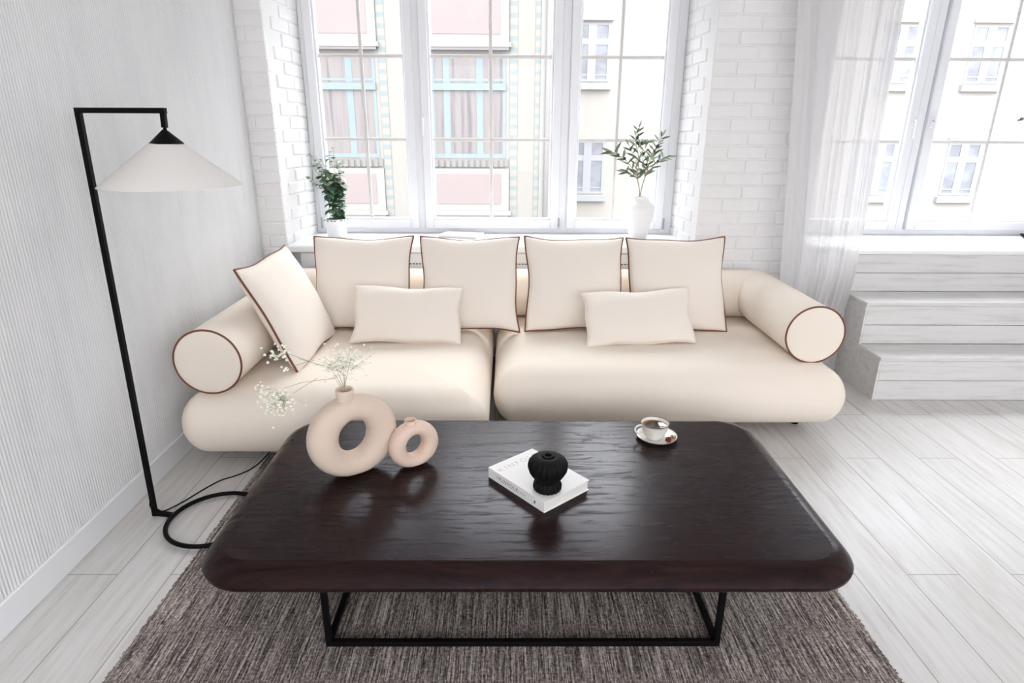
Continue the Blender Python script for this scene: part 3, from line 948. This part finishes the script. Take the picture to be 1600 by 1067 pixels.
for a, c in (((LX0, LY0), (LX1, LY0)), ((LX0, LY1), (LX1, LY1)), ((LX0, LY0), (LX0, LY1)), ((LX1, LY0), (LX1, LY1))):
    f = MB()
    if a[1] == c[1]: f.box(a[0] + LW / 2, c[0] - LW / 2, a[1] - LW / 2, a[1] + LW / 2, 0.0072, 0.0072 + LW, 0.001)
    else: f.box(a[0] - LW / 2, a[0] + LW / 2, a[1] + LW / 2, c[1] - LW / 2, 0.0072, 0.0072 + LW, 0.001)
    f.build('floor_rail', 'black', tbl)

# ------------------------------------------------------------------ ring vases
def ring_vase(name, label, c, ang, w, h, t_, tube_r, neck, neck_x, material):
    """flattened ring (oblong torus) standing upright, with a short neck"""
    root = thing(name, label, 'vase', (c[0], c[1], TZ), 'ring shaped vases')
    root.rotation_euler = (0, 0, ang)
    A, B_ = w / 2 - tube_r * 1.30, h / 2 - tube_r + 0.004
    NU, NV = 72, 28
    vs = []; fs = []
    for i in range(NU):
        a = 2 * pi * i / NU
        cx_, cz_ = A * cos(a), B_ * sin(a)
        nx, nz_ = cos(a) / A, sin(a) / B_
        L = sqrt(nx * nx + nz_ * nz_); nx /= L; nz_ /= L
        for k in range(NV):
            q = 2 * pi * k / NV
            ex = 0.88                # slightly squared section
            cq = abs(cos(q)) ** ex * (1 if cos(q) >= 0 else -1); sq = abs(sin(q)) ** ex * (1 if sin(q) >= 0 else -1)
            tr = tube_r * (1 + 0.30 * abs(cos(a)) ** 1.5)
            x = cx_ + nx * tr * cq; z = cz_ + nz_ * tr * cq; y = t_ / 2 * sq
            z += h / 2 + 0.004
            if z < 0.012: z = max(0.0, 0.012 + (z - 0.012) * 0.6)   # flat foot
            if z < 0.004: z = 0.0
            vs.append((x, y, z))
    for i in range(NU):
        for k in range(NV):
            i2, k2 = (i + 1) % NU, (k + 1) % NV
            fs.append((i * NV + k, i2 * NV + k, i2 * NV + k2, i * NV + k2))
    b = MB(); b.add(vs, fs, True); b.build('body', material, root, local=True)
    nr, nh = neck
    zt = h - 0.01
    b = MB()
    b.lathe([(nr * 1.25, zt - 0.010), (nr * 1.14, zt - 0.002), (nr * 1.03, zt + 0.010), (nr, zt + nh * .55), (nr * 1.04, zt + nh), (nr * 1.0, zt + nh + 0.002), (nr * 0.82, zt + nh), (nr * 0.76, zt + nh * .6), (nr * 0.72, zt - 0.010), (0, zt - 0.010)], (neck_x, 0, 0), 40)
    b.build('neck', material, root, local=True)
    return root
v1 = ring_vase('ring_vase', 'large sand ceramic ring vase holding white sprigs', (-0.552, 1.985), radians(35), 0.325, 0.292, 0.104, 0.041, (0.030, 0.048), -0.015, 'sand')
ring_vase('ring_vase', 'small empty blush ceramic ring vase standing right of the larger one', (-0.345, 2.036), radians(34), 0.192, 0.168, 0.068, 0.0235, (0.0215, 0.028), -0.008, 'blush')

# white sprigs in the large vase
spr = thing('flower_sprigs', 'airy sprigs of tiny white blossoms standing in the large ring vase', 'flowers', (-0.564, 1.976, TZ + 0.30))
stems = MB(); fl = MB(); rg = random.Random(17)
mouth = Vector((-0.564, 1.976, TZ + 0.335))
def limb(a, c, n=6, sag=0.0, r0=0.0011, r1=0.0006):
    a, c = Vector(a), Vector(c)
    pts = [a.lerp(c, i / n) + Vector((0, 0, -sag * sin(pi * i / n))) for i in range(n + 1)]
    stems.tube(pts, lambda t: r0 + (r1 - r0) * t, 5)
def blossom(p, r):
    fl.sphere(p, r, 6, 4, (1, 1, 0.85))
    for k in range(3):
        a = rg.uniform(0, 6.28); q = Vector(p) + Vector((cos(a) * r * .7, sin(a) * r * .7, rg.uniform(-.4, .5) * r))
        fl.sphere(q, r * .62, 5, 3)
def cluster(c, rx, ry, rz, n, root_, r0, r1):
    for _ in range(n):
        d = Vector((rg.gauss(0, .5) * rx, rg.gauss(0, .5) * ry, rg.gauss(0, .5) * rz)); p_ = Vector(c) + d
        mid = Vector(root_).lerp(p_, rg.uniform(.25, .6))
        if rg.random() < .5: stems.tube([Vector(root_).lerp(p_, rg.uniform(.25, .6)), mid.lerp(p_, .5) + Vector((0, 0, rg.uniform(-.004, .004))), p_], 0.00032, 4)
        blossom(p_, rg.uniform(r0, r1))
inside = Vector((-0.564, 1.976, TZ + 0.300))
J1 = Vector((-0.66, 1.99, 0.725)); J2 = Vector((-0.71, 1.985, 0.712))
limb(inside, mouth + Vector((-0.012, 0, 0.004)), 2); limb(mouth + Vector((-0.012, 0, 0.004)), (-0.60, 2.0, 0.722)); limb((-0.60, 2.0, 0.722), J2)
limb(J2, (-0.775, 1.98, 0.692)); limb(J1, (-0.745, 1.985, 0.672))
cluster((-0.800, 1.975, 0.640), 0.055, 0.04, 0.042, 170, (-0.765, 1.98, 0.675), 0.0036, 0.0062)
cluster((-0.850, 1.975, 0.690), 0.025, 0.02, 0.018, 16, (-0.80, 1.98, 0.685), 0.003, 0.005)
limb(mouth + Vector((-0.006, 0.004, 0.0)), (-0.625, 2.03, 0.75), 5, -0.004); limb((-0.625, 2.03, 0.75), (-0.735, 2.05, 0.775), 5)
limb((-0.70, 2.045, 0.768), (-0.79, 2.05, 0.735), 4); limb((-0.70, 2.045, 0.768), (-0.80, 2.06, 0.80), 4)
cluster((-0.805, 2.05, 0.795), 0.05, 0.03, 0.038, 34, (-0.765, 2.05, 0.785), 0.0034, 0.006)
cluster((-0.79, 2.05, 0.735), 0.016, 0.016, 0.010, 8, (-0.77, 2.05, 0.742), 0.003, 0.005)
for e in ((-0.565, 2.03, 0.775), (-0.60, 2.02, 0.76), (-0.545, 2.04, 0.80), (-0.58, 2.05, 0.785)):
    limb(mouth, e, 4); limb(inside, mouth, 2)
cluster((-0.575, 2.03, 0.770), 0.085, 0.05, 0.050, 210, (-0.57, 2.015, 0.735), 0.0028, 0.005)
stems.build('stems', 'gyp_stem', spr)
o = fl.build('blossoms', 'gyp_flower', spr, kind='stuff')

# ------------------------------------------------------------------ book and black vase
A_, B2, C_ = Vector((-0.068, 1.951)), Vector((0.121, 1.728)), Vector((0.289, 1.860))
ang = atan2((B2 - A_).y, (B2 - A_).x)
BLn, BWd, BT = (B2 - A_).length, (C_ - B2).length, 0.040
bk = thing('book', 'thick white hardback book lying on the coffee table beneath the black vase', 'book', (A_.x, A_.y, TZ))
bk.rotation_euler = (0, 0, ang)   # local x runs along the spine, local y across the cover
b = MB(); b.box(0, BLn, 0, BWd, 0, 0.0028, 0.0008); b.box(0, BLn, 0, BWd, BT - 0.0028, BT, 0.0008); b.box(0, BLn, 0, 0.004, 0.0005, BT - 0.0005, 0.0012)
b.build('cover', 'book', bk, local=True)
b = MB(); b.box(0.004, BLn - 0.004, 0.003, BWd - 0.004, 0.0027, BT - 0.0027); b.build('page_block', 'pages', bk, local=True)
def text(name, body, size, material, parent, mtx, spacing=1.0):
    cu = bpy.data.curves.new(name, 'FONT'); cu.body = body; cu.size = size; cu.space_character = spacing
    cu.extrude = 0.0001; cu.resolution_u = 3; cu.align_x = 'CENTER'; cu.align_y = 'CENTER'
    tmp = bpy.data.objects.new(name + '_tmp', cu); COL.objects.link(tmp)
    me = bpy.data.meshes.new_from_object(tmp.evaluated_get(bpy.context.evaluated_depsgraph_get()))
    bpy.data.objects.remove(tmp)
    me.transform(mtx)
    me.materials.clear(); me.materials.append(MAT[material])
    me.name = name
    o = bpy.data.objects.new(name, me); COL.objects.link(o); o.parent = parent
    return o
spine = Matrix.Rotation(pi / 2, 4, 'X')
text('spine_title', 'KINFOLK', 0.021, 'ink', bk, Matrix.Translation((0.112, -0.0002, BT * .5)) @ spine, 1.25)
text('spine_text', 'THE', 0.009, 'ink', bk, Matrix.Translation((0.052, -0.0002, BT * .5)) @ spine, 1.2)
text('spine_text', 'TABLE', 0.010, 'ink', bk, Matrix.Translation((0.182, -0.0002, BT * .5)) @ spine, 1.4)
b = MB()                           # little leaf mark near the foot of the spine
b.add([(0.243, -0.0003, 0.012), (0.249, -0.0003, 0.015), (0.251, -0.0003, 0.023), (0.245, -0.0003, 0.026), (0.240, -0.0003, 0.019)], [(0, 1, 2, 3, 4)])
b.build('spine_mark', 'ink', bk, local=True)
text('cover_title', 'KINFOLK', 0.036, 'faint_ink', bk, Matrix.Translation((0.045, 0.105, BT + 0.0001)) @ Matrix.Rotation(pi / 2, 4, 'Z'), 1.35)

bv = thing('bud_vase', 'squat black fluted bud vase standing on the white book', 'vase', (0.135, 1.813, TZ + BT))
NFL = 20
def flute(a, r, z):
    k = 0.045 if z < 0.112 else 0.03
    return 1 + k * (abs(cos(NFL * a / 2)) - 0.5) * 1.4
b = MB()
b.lathe([(0.0, 0.0), (0.042, 0.0), (0.046, 0.003), (0.0475, 0.014), (0.0455, 0.024), (0.040, 0.031), (0.0385, 0.036), (0.044, 0.043), (0.054, 0.056), (0.062, 0.071), (0.0655, 0.086), (0.0645, 0.098), (0.060, 0.107), (0.050, 0.1165), (0.038, 0.122), (0.026, 0.1235), (0.021, 0.1215)], (0, 0, 0), NFL * 8, flute)
b.build('body', 'iron', bv, local=True)
b = MB()
b.lathe([(0.0195, 0.115), (0.0195, 0.1255), (0.018, 0.1275), (0.0125, 0.1275), (0.0115, 0.125), (0.0115, 0.07), (0, 0.07)], (0, 0, 0), 36)
b.build('mouth', 'iron', bv, local=True)

# ------------------------------------------------------------------ coffee cup
sc_ = thing('saucer', 'round white saucer under the coffee cup on the dark table', 'saucer', (0.606, 2.250, TZ))
b = MB(); b.lathe([(0, 0.002), (0.030, 0.0), (0.046, 0.0015), (0.068, 0.007), (0.080, 0.0125), (0.0815, 0.0145), (0.080, 0.0155), (0.066, 0.0105), (0.046, 0.0055), (0.034, 0.0048), (0, 0.0048)], (0, 0, 0), 56)
b.build('dish', 'porcelain', sc_, local=True)
b = MB(); b.tube([(0.0810 * cos(2 * pi * k / 56), 0.0810 * sin(2 * pi * k / 56), 0.0150) for k in range(56)], 0.0011, 6, closed=True)
b.build('rim_line', 'rim', sc_, local=True)
cp = thing('coffee_cup', 'white cup of black coffee with a dark rim standing on the saucer', 'cup', (0.592, 2.240, TZ + 0.0052))
b = MB(); b.lathe([(0, 0.0025), (0.026, 0.0), (0.029, 0.001), (0.031, 0.005), (0.040, 0.016), (0.048, 0.034), (0.0525, 0.052), (0.055, 0.066), (0.0555, 0.0675), (0.0540, 0.068), (0.0520, 0.063), (0.0495, 0.051), (0.0445, 0.032), (0.036, 0.015), (0.02, 0.009), (0, 0.008)], (0, 0, 0), 56)
b.build('bowl', 'porcelain', cp, local=True)
b = MB(); b.tube([(0.0552 * cos(2 * pi * k / 56), 0.0552 * sin(2 * pi * k / 56), 0.0678) for k in range(56)], 0.0017, 6, closed=True); b.build('rim_line', 'rim', cp, local=True)
b = MB(); hp = []
for k in range(17):
    a = pi * 0.5 - pi * 1.06 * k / 16
    hp.append((-0.049 - 0.030 * sin(pi * k / 16) ** .8, -0.004, 0.040 + 0.0195 * cos(pi * k / 16)))
b.tube(hp, 0.0038, 10); b.build('cup_handle', 'porcelain', cp, local=True)
b = MB(); b.lathe([(0, 0.0562), (0.05, 0.0562), (0.0513, 0.0568)], (0, 0, 0), 48); b.build('coffee', 'coffee', cp, local=True)
o = MB()
o.sphere((0, 0, 0.0105), 0.0115, 16, 10)
rt = random.Random(4)
for k in range(34):                # knobbly surface
    a, zz = rt.uniform(0, 6.28), rt.uniform(-0.6, 0.95); q = sqrt(1 - zz * zz)
    o.sphere((0.0112 * q * cos(a), 0.0112 * q * sin(a), 0.0105 + 0.0112 * zz), 0.0022, 6, 4)
ob = o.build('truffle', 'truffle_red'); ob.location = (0.640, 2.196, TZ + 0.0100)
tag(ob, 'small red-brown knobbly chocolate truffle at the saucer edge', 'truffle', 'truffles on the saucer')
o = MB()
o.sphere((0, 0, 0.0105), 0.0120, 16, 10, (1, 1, .95))
for k in range(24):
    a, zz = rt.uniform(0, 6.28), rt.uniform(-0.5, 0.95); q = sqrt(1 - zz * zz)
    o.sphere((0.0116 * q * cos(a), 0.0116 * q * sin(a), 0.0105 + 0.0113 * zz), 0.0025, 6, 4)
ob = o.build('truffle', 'truffle_nut'); ob.location = (0.6605, 2.212, TZ + 0.0100)
tag(ob, 'small tan nut-speckled chocolate truffle on the saucer beside the red-brown one', 'truffle', 'truffles on the saucer')

# ------------------------------------------------------------------ floor lamp
lamp = thing('floor_lamp', 'black angular floor lamp with a cone linen shade and ring base', 'floor lamp', (-1.480, 2.236, 0))
P0, P1, P2, P3 = Vector((-1.481, 2.237, 0.010)), Vector((-1.449, 2.236, 1.597)), Vector((-1.152, 2.212, 1.597)), Vector((-1.1545, 2.211, 1.543))
w = 0.0175
b = MB(); b.bar(P0 - Vector((0, 0, 0.010)), P1 + Vector((0, 0, w / 2)), w, w, (0, 1, 0)); b.build('pole', 'black', lamp)
b = MB(); b.bar(P1, P2 + Vector((w / 2, 0, 0)), w); b.build('arm', 'black', lamp)
b = MB(); b.bar(P2, P3, w * .9, w * .9, (0, 1, 0)); b.tube([P3, P3 - Vector((0, 0, 0.012))], 0.006, 10); b.build('drop_rod', 'black', lamp)
RC = Vector((-1.206, 2.194, 0.0155))
b = MB(); b.tube([RC + Vector((0.185 * cos(2 * pi * k / 80), 0.185 * sin(2 * pi * k / 80), 0)) for k in range(80)], 0.0092, 12, closed=True); b.build('base_ring', 'black', lamp)
b = MB(); b.bar(P0 + Vector((0, 0, 0.0005)), (-1.395, 2.2215, 0.0105), 0.0165, 0.0165); b.build('base_arm', 'black', lamp)
ax_, ay_ = -1.156, 2.211
b = MB(); b.lathe([(0.004, 1.5385), (0.010, 1.534), (0.0535, 1.4935), (0.0535, 1.4915), (0.0, 1.4915)], (ax_ - 0.001, ay_, 0), 40, smooth=False); b.build('shade_cap', 'black', lamp)
tilt = lambda p: p
b = MB(); b.lathe([(0.051, 1.4935), (0.105, 1.4505), (0.165, 1.403), (0.2255, 1.3555), (0.2265, 1.3535), (0.2235, 1.3550), (0.105, 1.4480), (0.049, 1.4920)], (ax_ - 0.006, ay_, 0), 72); b.build('lamp_shade', 'shade', lamp)
b = MB(); b.sphere((ax_, ay_, 1.415), 0.032, 16, 10); b.tube([(ax_, ay_, 1.44), (ax_, ay_, 1.487)], 0.016, 12); b.build('bulb', 'pot_white', lamp)
def smooth_path(pts, n=8):
    out = []; P = [Vector(p) for p in pts]; P = [P[0]] + P + [P[-1]]
    for i in range(1, len(P) - 2):
        for k in range(n):
            t_ = k / n
            out.append(0.5 * ((2 * P[i]) + (P[i + 1] - P[i - 1]) * t_ + (2 * P[i - 1] - 5 * P[i] + 4 * P[i + 1] - P[i + 2]) * t_ * t_ + (-P[i - 1] + 3 * P[i] - 3 * P[i + 1] + P[i + 2]) * t_ ** 3))
    out.append(P[-2]); return out
b = MB(); b.tube(smooth_path([(-1.474, 2.248, 0.02), (-1.455, 2.262, 0.004), (-1.41, 2.33, 0.0035), (-1.37, 2.42, 0.0035), (-1.325, 2.50, 0.0035), (-1.27, 2.545, 0.0035), (-1.225, 2.60, 0.0035), (-1.20, 2.69, 0.0035), (-1.19, 2.85, 0.0035)]), 0.003, 8)
b.tube(smooth_path([(-1.474, 2.246, 0.10), (-1.492, 2.247, 0.075), (-1.502, 2.247, 0.04), (-1.490, 2.248, 0.016), (-1.474, 2.248, 0.02)]), 0.0026, 8)
b.build('power_cord', 'black_cord', lamp)

# ------------------------------------------------------------------ sill: plant, vase, magazine, dish
def leaf(b, base, d, up_, L, w_, curl=0.25, fold=0.25):
    d = Vector(d).normalized(); up_ = Vector(up_); sd = d.cross(up_)
    if sd.length < 1e-3: sd = d.orthogonal()
    sd.normalize(); n = sd.cross(d).normalized()
    prof = (0.0, 0.62, 1.0, 0.92, 0.6, 0.0)
    vs = []
    for i, q in enumerate(prof):
        t_ = i / 5
        c = Vector(base) + d * (L * t_) - n * (curl * L * t_ * t_)
        vs += [c - sd * (w_ / 2 * q) + n * (fold * w_ * q * .5), c, c + sd * (w_ / 2 * q) + n * (fold * w_ * q * .5)]
    fs = []
    for i in range(5):
        for k in range(2):
            fs.append((i * 3 + k, i * 3 + k + 1, (i + 1) * 3 + k + 1, (i + 1) * 3 + k))
    b.add(vs, fs, True)
PX, PY, SZL = -1.190, 4.330, 0.817
pl = thing('potted_plant', 'leafy green trailing plant in a plain white pot at the window corner', 'potted plant', (PX, PY, SZL))
b = MB(); b.lathe([(0, 0.002), (0.060, 0.0), (0.063, 0.003), (0.074, 0.128), (0.0755, 0.131), (0.074, 0.133), (0.069, 0.130), (0.068, 0.115), (0, 0.115)], (PX, PY, SZL), 44); b.build('pot', 'pot_white', pl)
b = MB(); b.lathe([(0, 0.119), (0.0685, 0.118), (0.0685, 0.110), (0, 0.110)], (PX, PY, SZL), 30); b.build('soil', 'soil', pl)
rp = random.Random(23); st_ = MB(); lf = MB(); lp = MB()
tops = [(-0.07, 0.0, 0.30, 1), (0.06, 0.0, 0.24, 1), (-0.05, -0.02, 0.39, 0), (0.05, 0.01, 0.40, 0), (-0.10, -0.02, 0.27, 0), (-0.13, 0.0, 0.44, 0), (-0.005, 0.0, 0.32, 1), (0.035, 0.02, 0.30, 1), (-0.04, 0.01, 0.34, 1), (-0.085, -0.03, 0.42, 0), (-0.115, -0.03, 0.37, 0), (0.03, -0.02, 0.47, 0), (-0.01, 0.03, 0.45, 0), (0.07, 0.0, 0.33, 0), (0.045, -0.01, 0.22, 1), (-0.03, -0.03, 0.24, 1), (0.01, -0.04, 0.27, 1), (-0.15, -0.04, 0.30, 0)]
for dx, dy, hh_, dense in tops:
    basep = Vector((PX + rp.uniform(-.03, .03), PY + rp.uniform(-.03, .03), SZL + 0.118))
    tip = Vector((PX + dx, PY + dy, SZL + 0.118 + hh_))
    midp = basep.lerp(tip, .55) + Vector((rp.uniform(-.02, .02) + (0.03 if dx < -0.06 else 0), 0, 0.03))
    path = smooth_path([basep, midp, tip], 6)
    st_.tube(path, 0.0014, 5)
    n_ = int(hh_ / (0.0125 if dense else 0.026))
    for k in range(n_):
        f_ = (k + 1) / n_
        p_ = path[min(len(path) - 1, int(f_ * (len(path) - 1)))]
        for _ in range(2 if dense else 1):
            a = rp.uniform(0, 6.28)
            L = rp.uniform(.040, .064) * (1 if dense else .72)
            tgt = lp if (rp.random() < (.18 if dense else .55) or f_ > .85) else lf
            leaf(tgt, p_ + Vector((rp.uniform(-.006, .006),) * 3), (cos(a), sin(a), rp.uniform(-.35, .45)), (0, 0, 1), L, L * .78, rp.uniform(.1, .5), .25)
for _ in range(16):                # low leaves over the rim
    a = rp.uniform(0, 6.28)
    leaf(lf, (PX + .03 * cos(a), PY + .03 * sin(a), SZL + .132), (cos(a), sin(a), .12), (0, 0, 1), .055, .036, .35, .2)
st_.build('stems', 'gyp_stem', pl); lf.build('leaves', 'leaf', pl, kind='stuff'); lp.build('young_leaves', 'leaf_pale', pl, kind='stuff')

VX, VY = 0.908, 4.335
vs_ = thing('vase', 'white rounded ceramic vase holding olive branches on the windowsill', 'vase', (VX, VY, SZL))
b = MB(); b.lathe([(0, 0.003), (0.056, 0.0), (0.060, 0.004), (0.066, 0.04), (0.080, 0.10), (0.094, 0.155), (0.1005, 0.195), (0.097, 0.225), (0.082, 0.247), (0.062, 0.259), (0.0535, 0.267), (0.0525, 0.285), (0.0545, 0.291), (0.053, 0.293), (0.046, 0.289), (0.045, 0.265), (0.06, 0.245), (0.085, 0.19), (0.05, 0.02), (0, 0.018)], (VX, VY, SZL), 56)
b.build('body', 'white_ceramic', vs_)
ob_ = thing('olive_branches', 'green olive branches with dark olives standing in the white sill vase', 'branches', (VX, VY, SZL + 0.02))
st_ = MB(); lf = MB(); lp = MB(); ov = MB(); ro = random.Random(31)
def branch(pts, nl, L, dark=.6, olives=0):
    path = smooth_path(pts, 7)
    st_.tube(path, lambda t: 0.0026 - 0.0017 * t, 6)
    m_ = len(path)
    for k in range(nl):
        i = int((0.12 + .88 * k / nl) * (m_ - 1))
        p_ = path[i]; d_ = (path[min(i + 1, m_ - 1)] - path[max(i - 1, 0)]).normalized()
        a = k * 2.4 + ro.uniform(-.4, .4)
        s_ = Vector((cos(a), 0.6 * sin(a), 0.25 * sin(a))).normalized()
        dd = (d_ * 0.65 + s_ * 0.75).normalized()
        ll = L * ro.uniform(.7, 1.1)
        leaf(lf if ro.random() < dark else lp, p_, dd, (0, -1, .4), ll, ll * .20, ro.uniform(.05, .35), .2)
    leaf(lp, path[-1], d_, (0, -1, 0.2), L * .8, L * .16, .05)
    for k in range(olives):
        p_ = path[int(ro.uniform(.45, .95) * (m_ - 1))] + Vector((ro.uniform(-.016, .016), -.012, ro.uniform(-.012, .012)))
        ov.sphere(p_, .0085, 8, 6, (1, 1, 1.3))
B0 = Vector((VX - .012, VY, SZL + .03)); B1 = Vector((VX + .008, VY, SZL + .03))
K0 = Vector((VX - .028, VY, SZL + .40)); K1 = Vector((VX + .022, VY, SZL + .42))
st_.tube(smooth_path([B0, (VX - .006, VY, SZL + .29), K0], 6), 0.003, 6); st_.tube(smooth_path([B1, (VX - .002, VY, SZL + .29), K1], 6), 0.003, 6)
def V_(dx, dy, z): return Vector((VX + dx, VY + dy, SZL + z))
branch([K0, V_(-.09, -.01, .50), V_(-.17, -.01, .56), V_(-.225, -.02, .585)], 16, .085, .7, 2)
branch([K0, V_(-.07, -.02, .44), V_(-.125, -.02, .455)], 9, .075, .8)
branch([K0, V_(-.03, .01, .55), V_(-.06, .0, .66), V_(-.045, 0, .73)], 18, .07, .6, 3)
branch([V_(-.03, .0, .62), V_(-.01, 0, .64), V_(.03, 0, .65)], 7, .06, .6, 2)
branch([K1, V_(.05, 0, .53), V_(.075, 0, .60), V_(.115, 0, .68)], 20, .07, .65, 3)
branch([K1, V_(.075, -.01, .50), V_(.125, -.01, .54), V_(.165, -.01, .55)], 13, .075, .6, 1)
branch([K1, V_(.0, .01, .52), V_(.01, .01, .60)], 10, .065, .6, 1)
branch([K0, V_(-.05, .0, .52), V_(-.10, .0, .62)], 11, .07, .7, 1)
branch([K1, V_(.02, -.02, .49), V_(.045, -.02, .55)], 9, .06, .5, 1)
st_.build('twigs', 'twig', ob_); lf.build('leaves', 'olive_leaf', ob_, kind='stuff'); lp.build('pale_leaves', 'olive_pale', ob_, kind='stuff'); ov.build('olives', 'olive', ob_)

mg = thing('magazine', 'pale printed magazine lying open flat on the left windowsill', 'magazine', (-0.33, 4.405, SZL))
mg['label'] = 'thin pale printed magazine lying flat on the windowsill between the plant and vase'
mg.rotation_euler = (0, 0, radians(-16))
b = MB(); b.box(-0.14, 0.14, -0.09, 0.09, 0.0002, 0.017, 0.001); b.build('pages', 'pages', mg, local=True)
b = MB(); b.box(-0.142, 0.142, -0.092, 0.092, 0.0171, 0.0181, 0.0003); b.build('front_cover', 'magazine', mg, local=True)

dsh = MB(); dsh.lathe([(0, 0.0), (0.035, 0.0), (0.060, 0.012), (0.072, 0.026), (0.070, 0.027), (0.057, 0.015), (0.03, 0.004), (0, 0.004)], (0, 0, 0), 40)
ob = dsh.build('dish', 'iron'); ob.location = (3.735, 4.40, 0.8171)
tag(ob, 'small black round dish at the right end of the right windowsill', 'dish')

# ------------------------------------------------------------------ sheer curtain between the two windows
cu = thing('sheer_curtain', 'long white sheer curtain gathered beside the right window', 'curtain', (1.95, 3.86, 0.0))
rc = random.Random(9)
NX, NZ = 240, 26
folds = [(0.06, 0.05, 0.02), (0.20, 0.03, 0.034), (0.31, 0.06, 0.012), (0.44, 0.03, 0.03), (0.52, 0.022, 0.036), (0.57, 0.02, 0.03), (0.66, 0.04, 0.022), (0.74, 0.02, 0.034), (0.83, 0.03, 0.03), (0.90, 0.018, 0.034), (0.97, 0.02, 0.03)]
vs = []
for k in range(NZ + 1):
    f_ = k / NZ
    z = 0.012 + (ZC - 0.035 - 0.012) * f_
    xl = 1.775 + (1.535 - 1.775) * min(1, max(0, (z - 0.2) / 2.9))
    xr = 2.185 + 0.032 * min(1, max(0, (z - 0.50) / 0.12)) - 0.012 * max(0, z - 1.2)
    for i in range(NX + 1):
        u = i / NX
        x = xl + (xr - xl) * u
        y = 3.862 + 0.004 * sin(3 * z + 4 * u)
        for c_, w_, a_ in folds:
            cc = c_ + 0.02 * sin(1.3 * z + 9 * c_)
            y -= a_ * math.exp(-((u - cc) / w_) ** 2) * (0.75 + 0.25 * f_)
        y += 0.0022 * sin(u * 70 + 1.2 * sin(1.1 * z)) * (0.1 + 0.9 * u)
        y = max(3.80, min(y, 3.905))
        vs.append((x, y, z))
fs = [(k * (NX + 1) + i, k * (NX + 1) + i + 1, (k + 1) * (NX + 1) + i + 1, (k + 1) * (NX + 1) + i) for k in range(NZ) for i in range(NX)]
b = MB(); b.add(vs, fs, True); b.build('cloth', 'voile', cu)
b = MB(); b.box(1.5, 4.9, 3.835, 3.875, ZC - 0.024, ZC - 0.0005, 0.002); b.build('curtain_track', 'frame_white', cu)
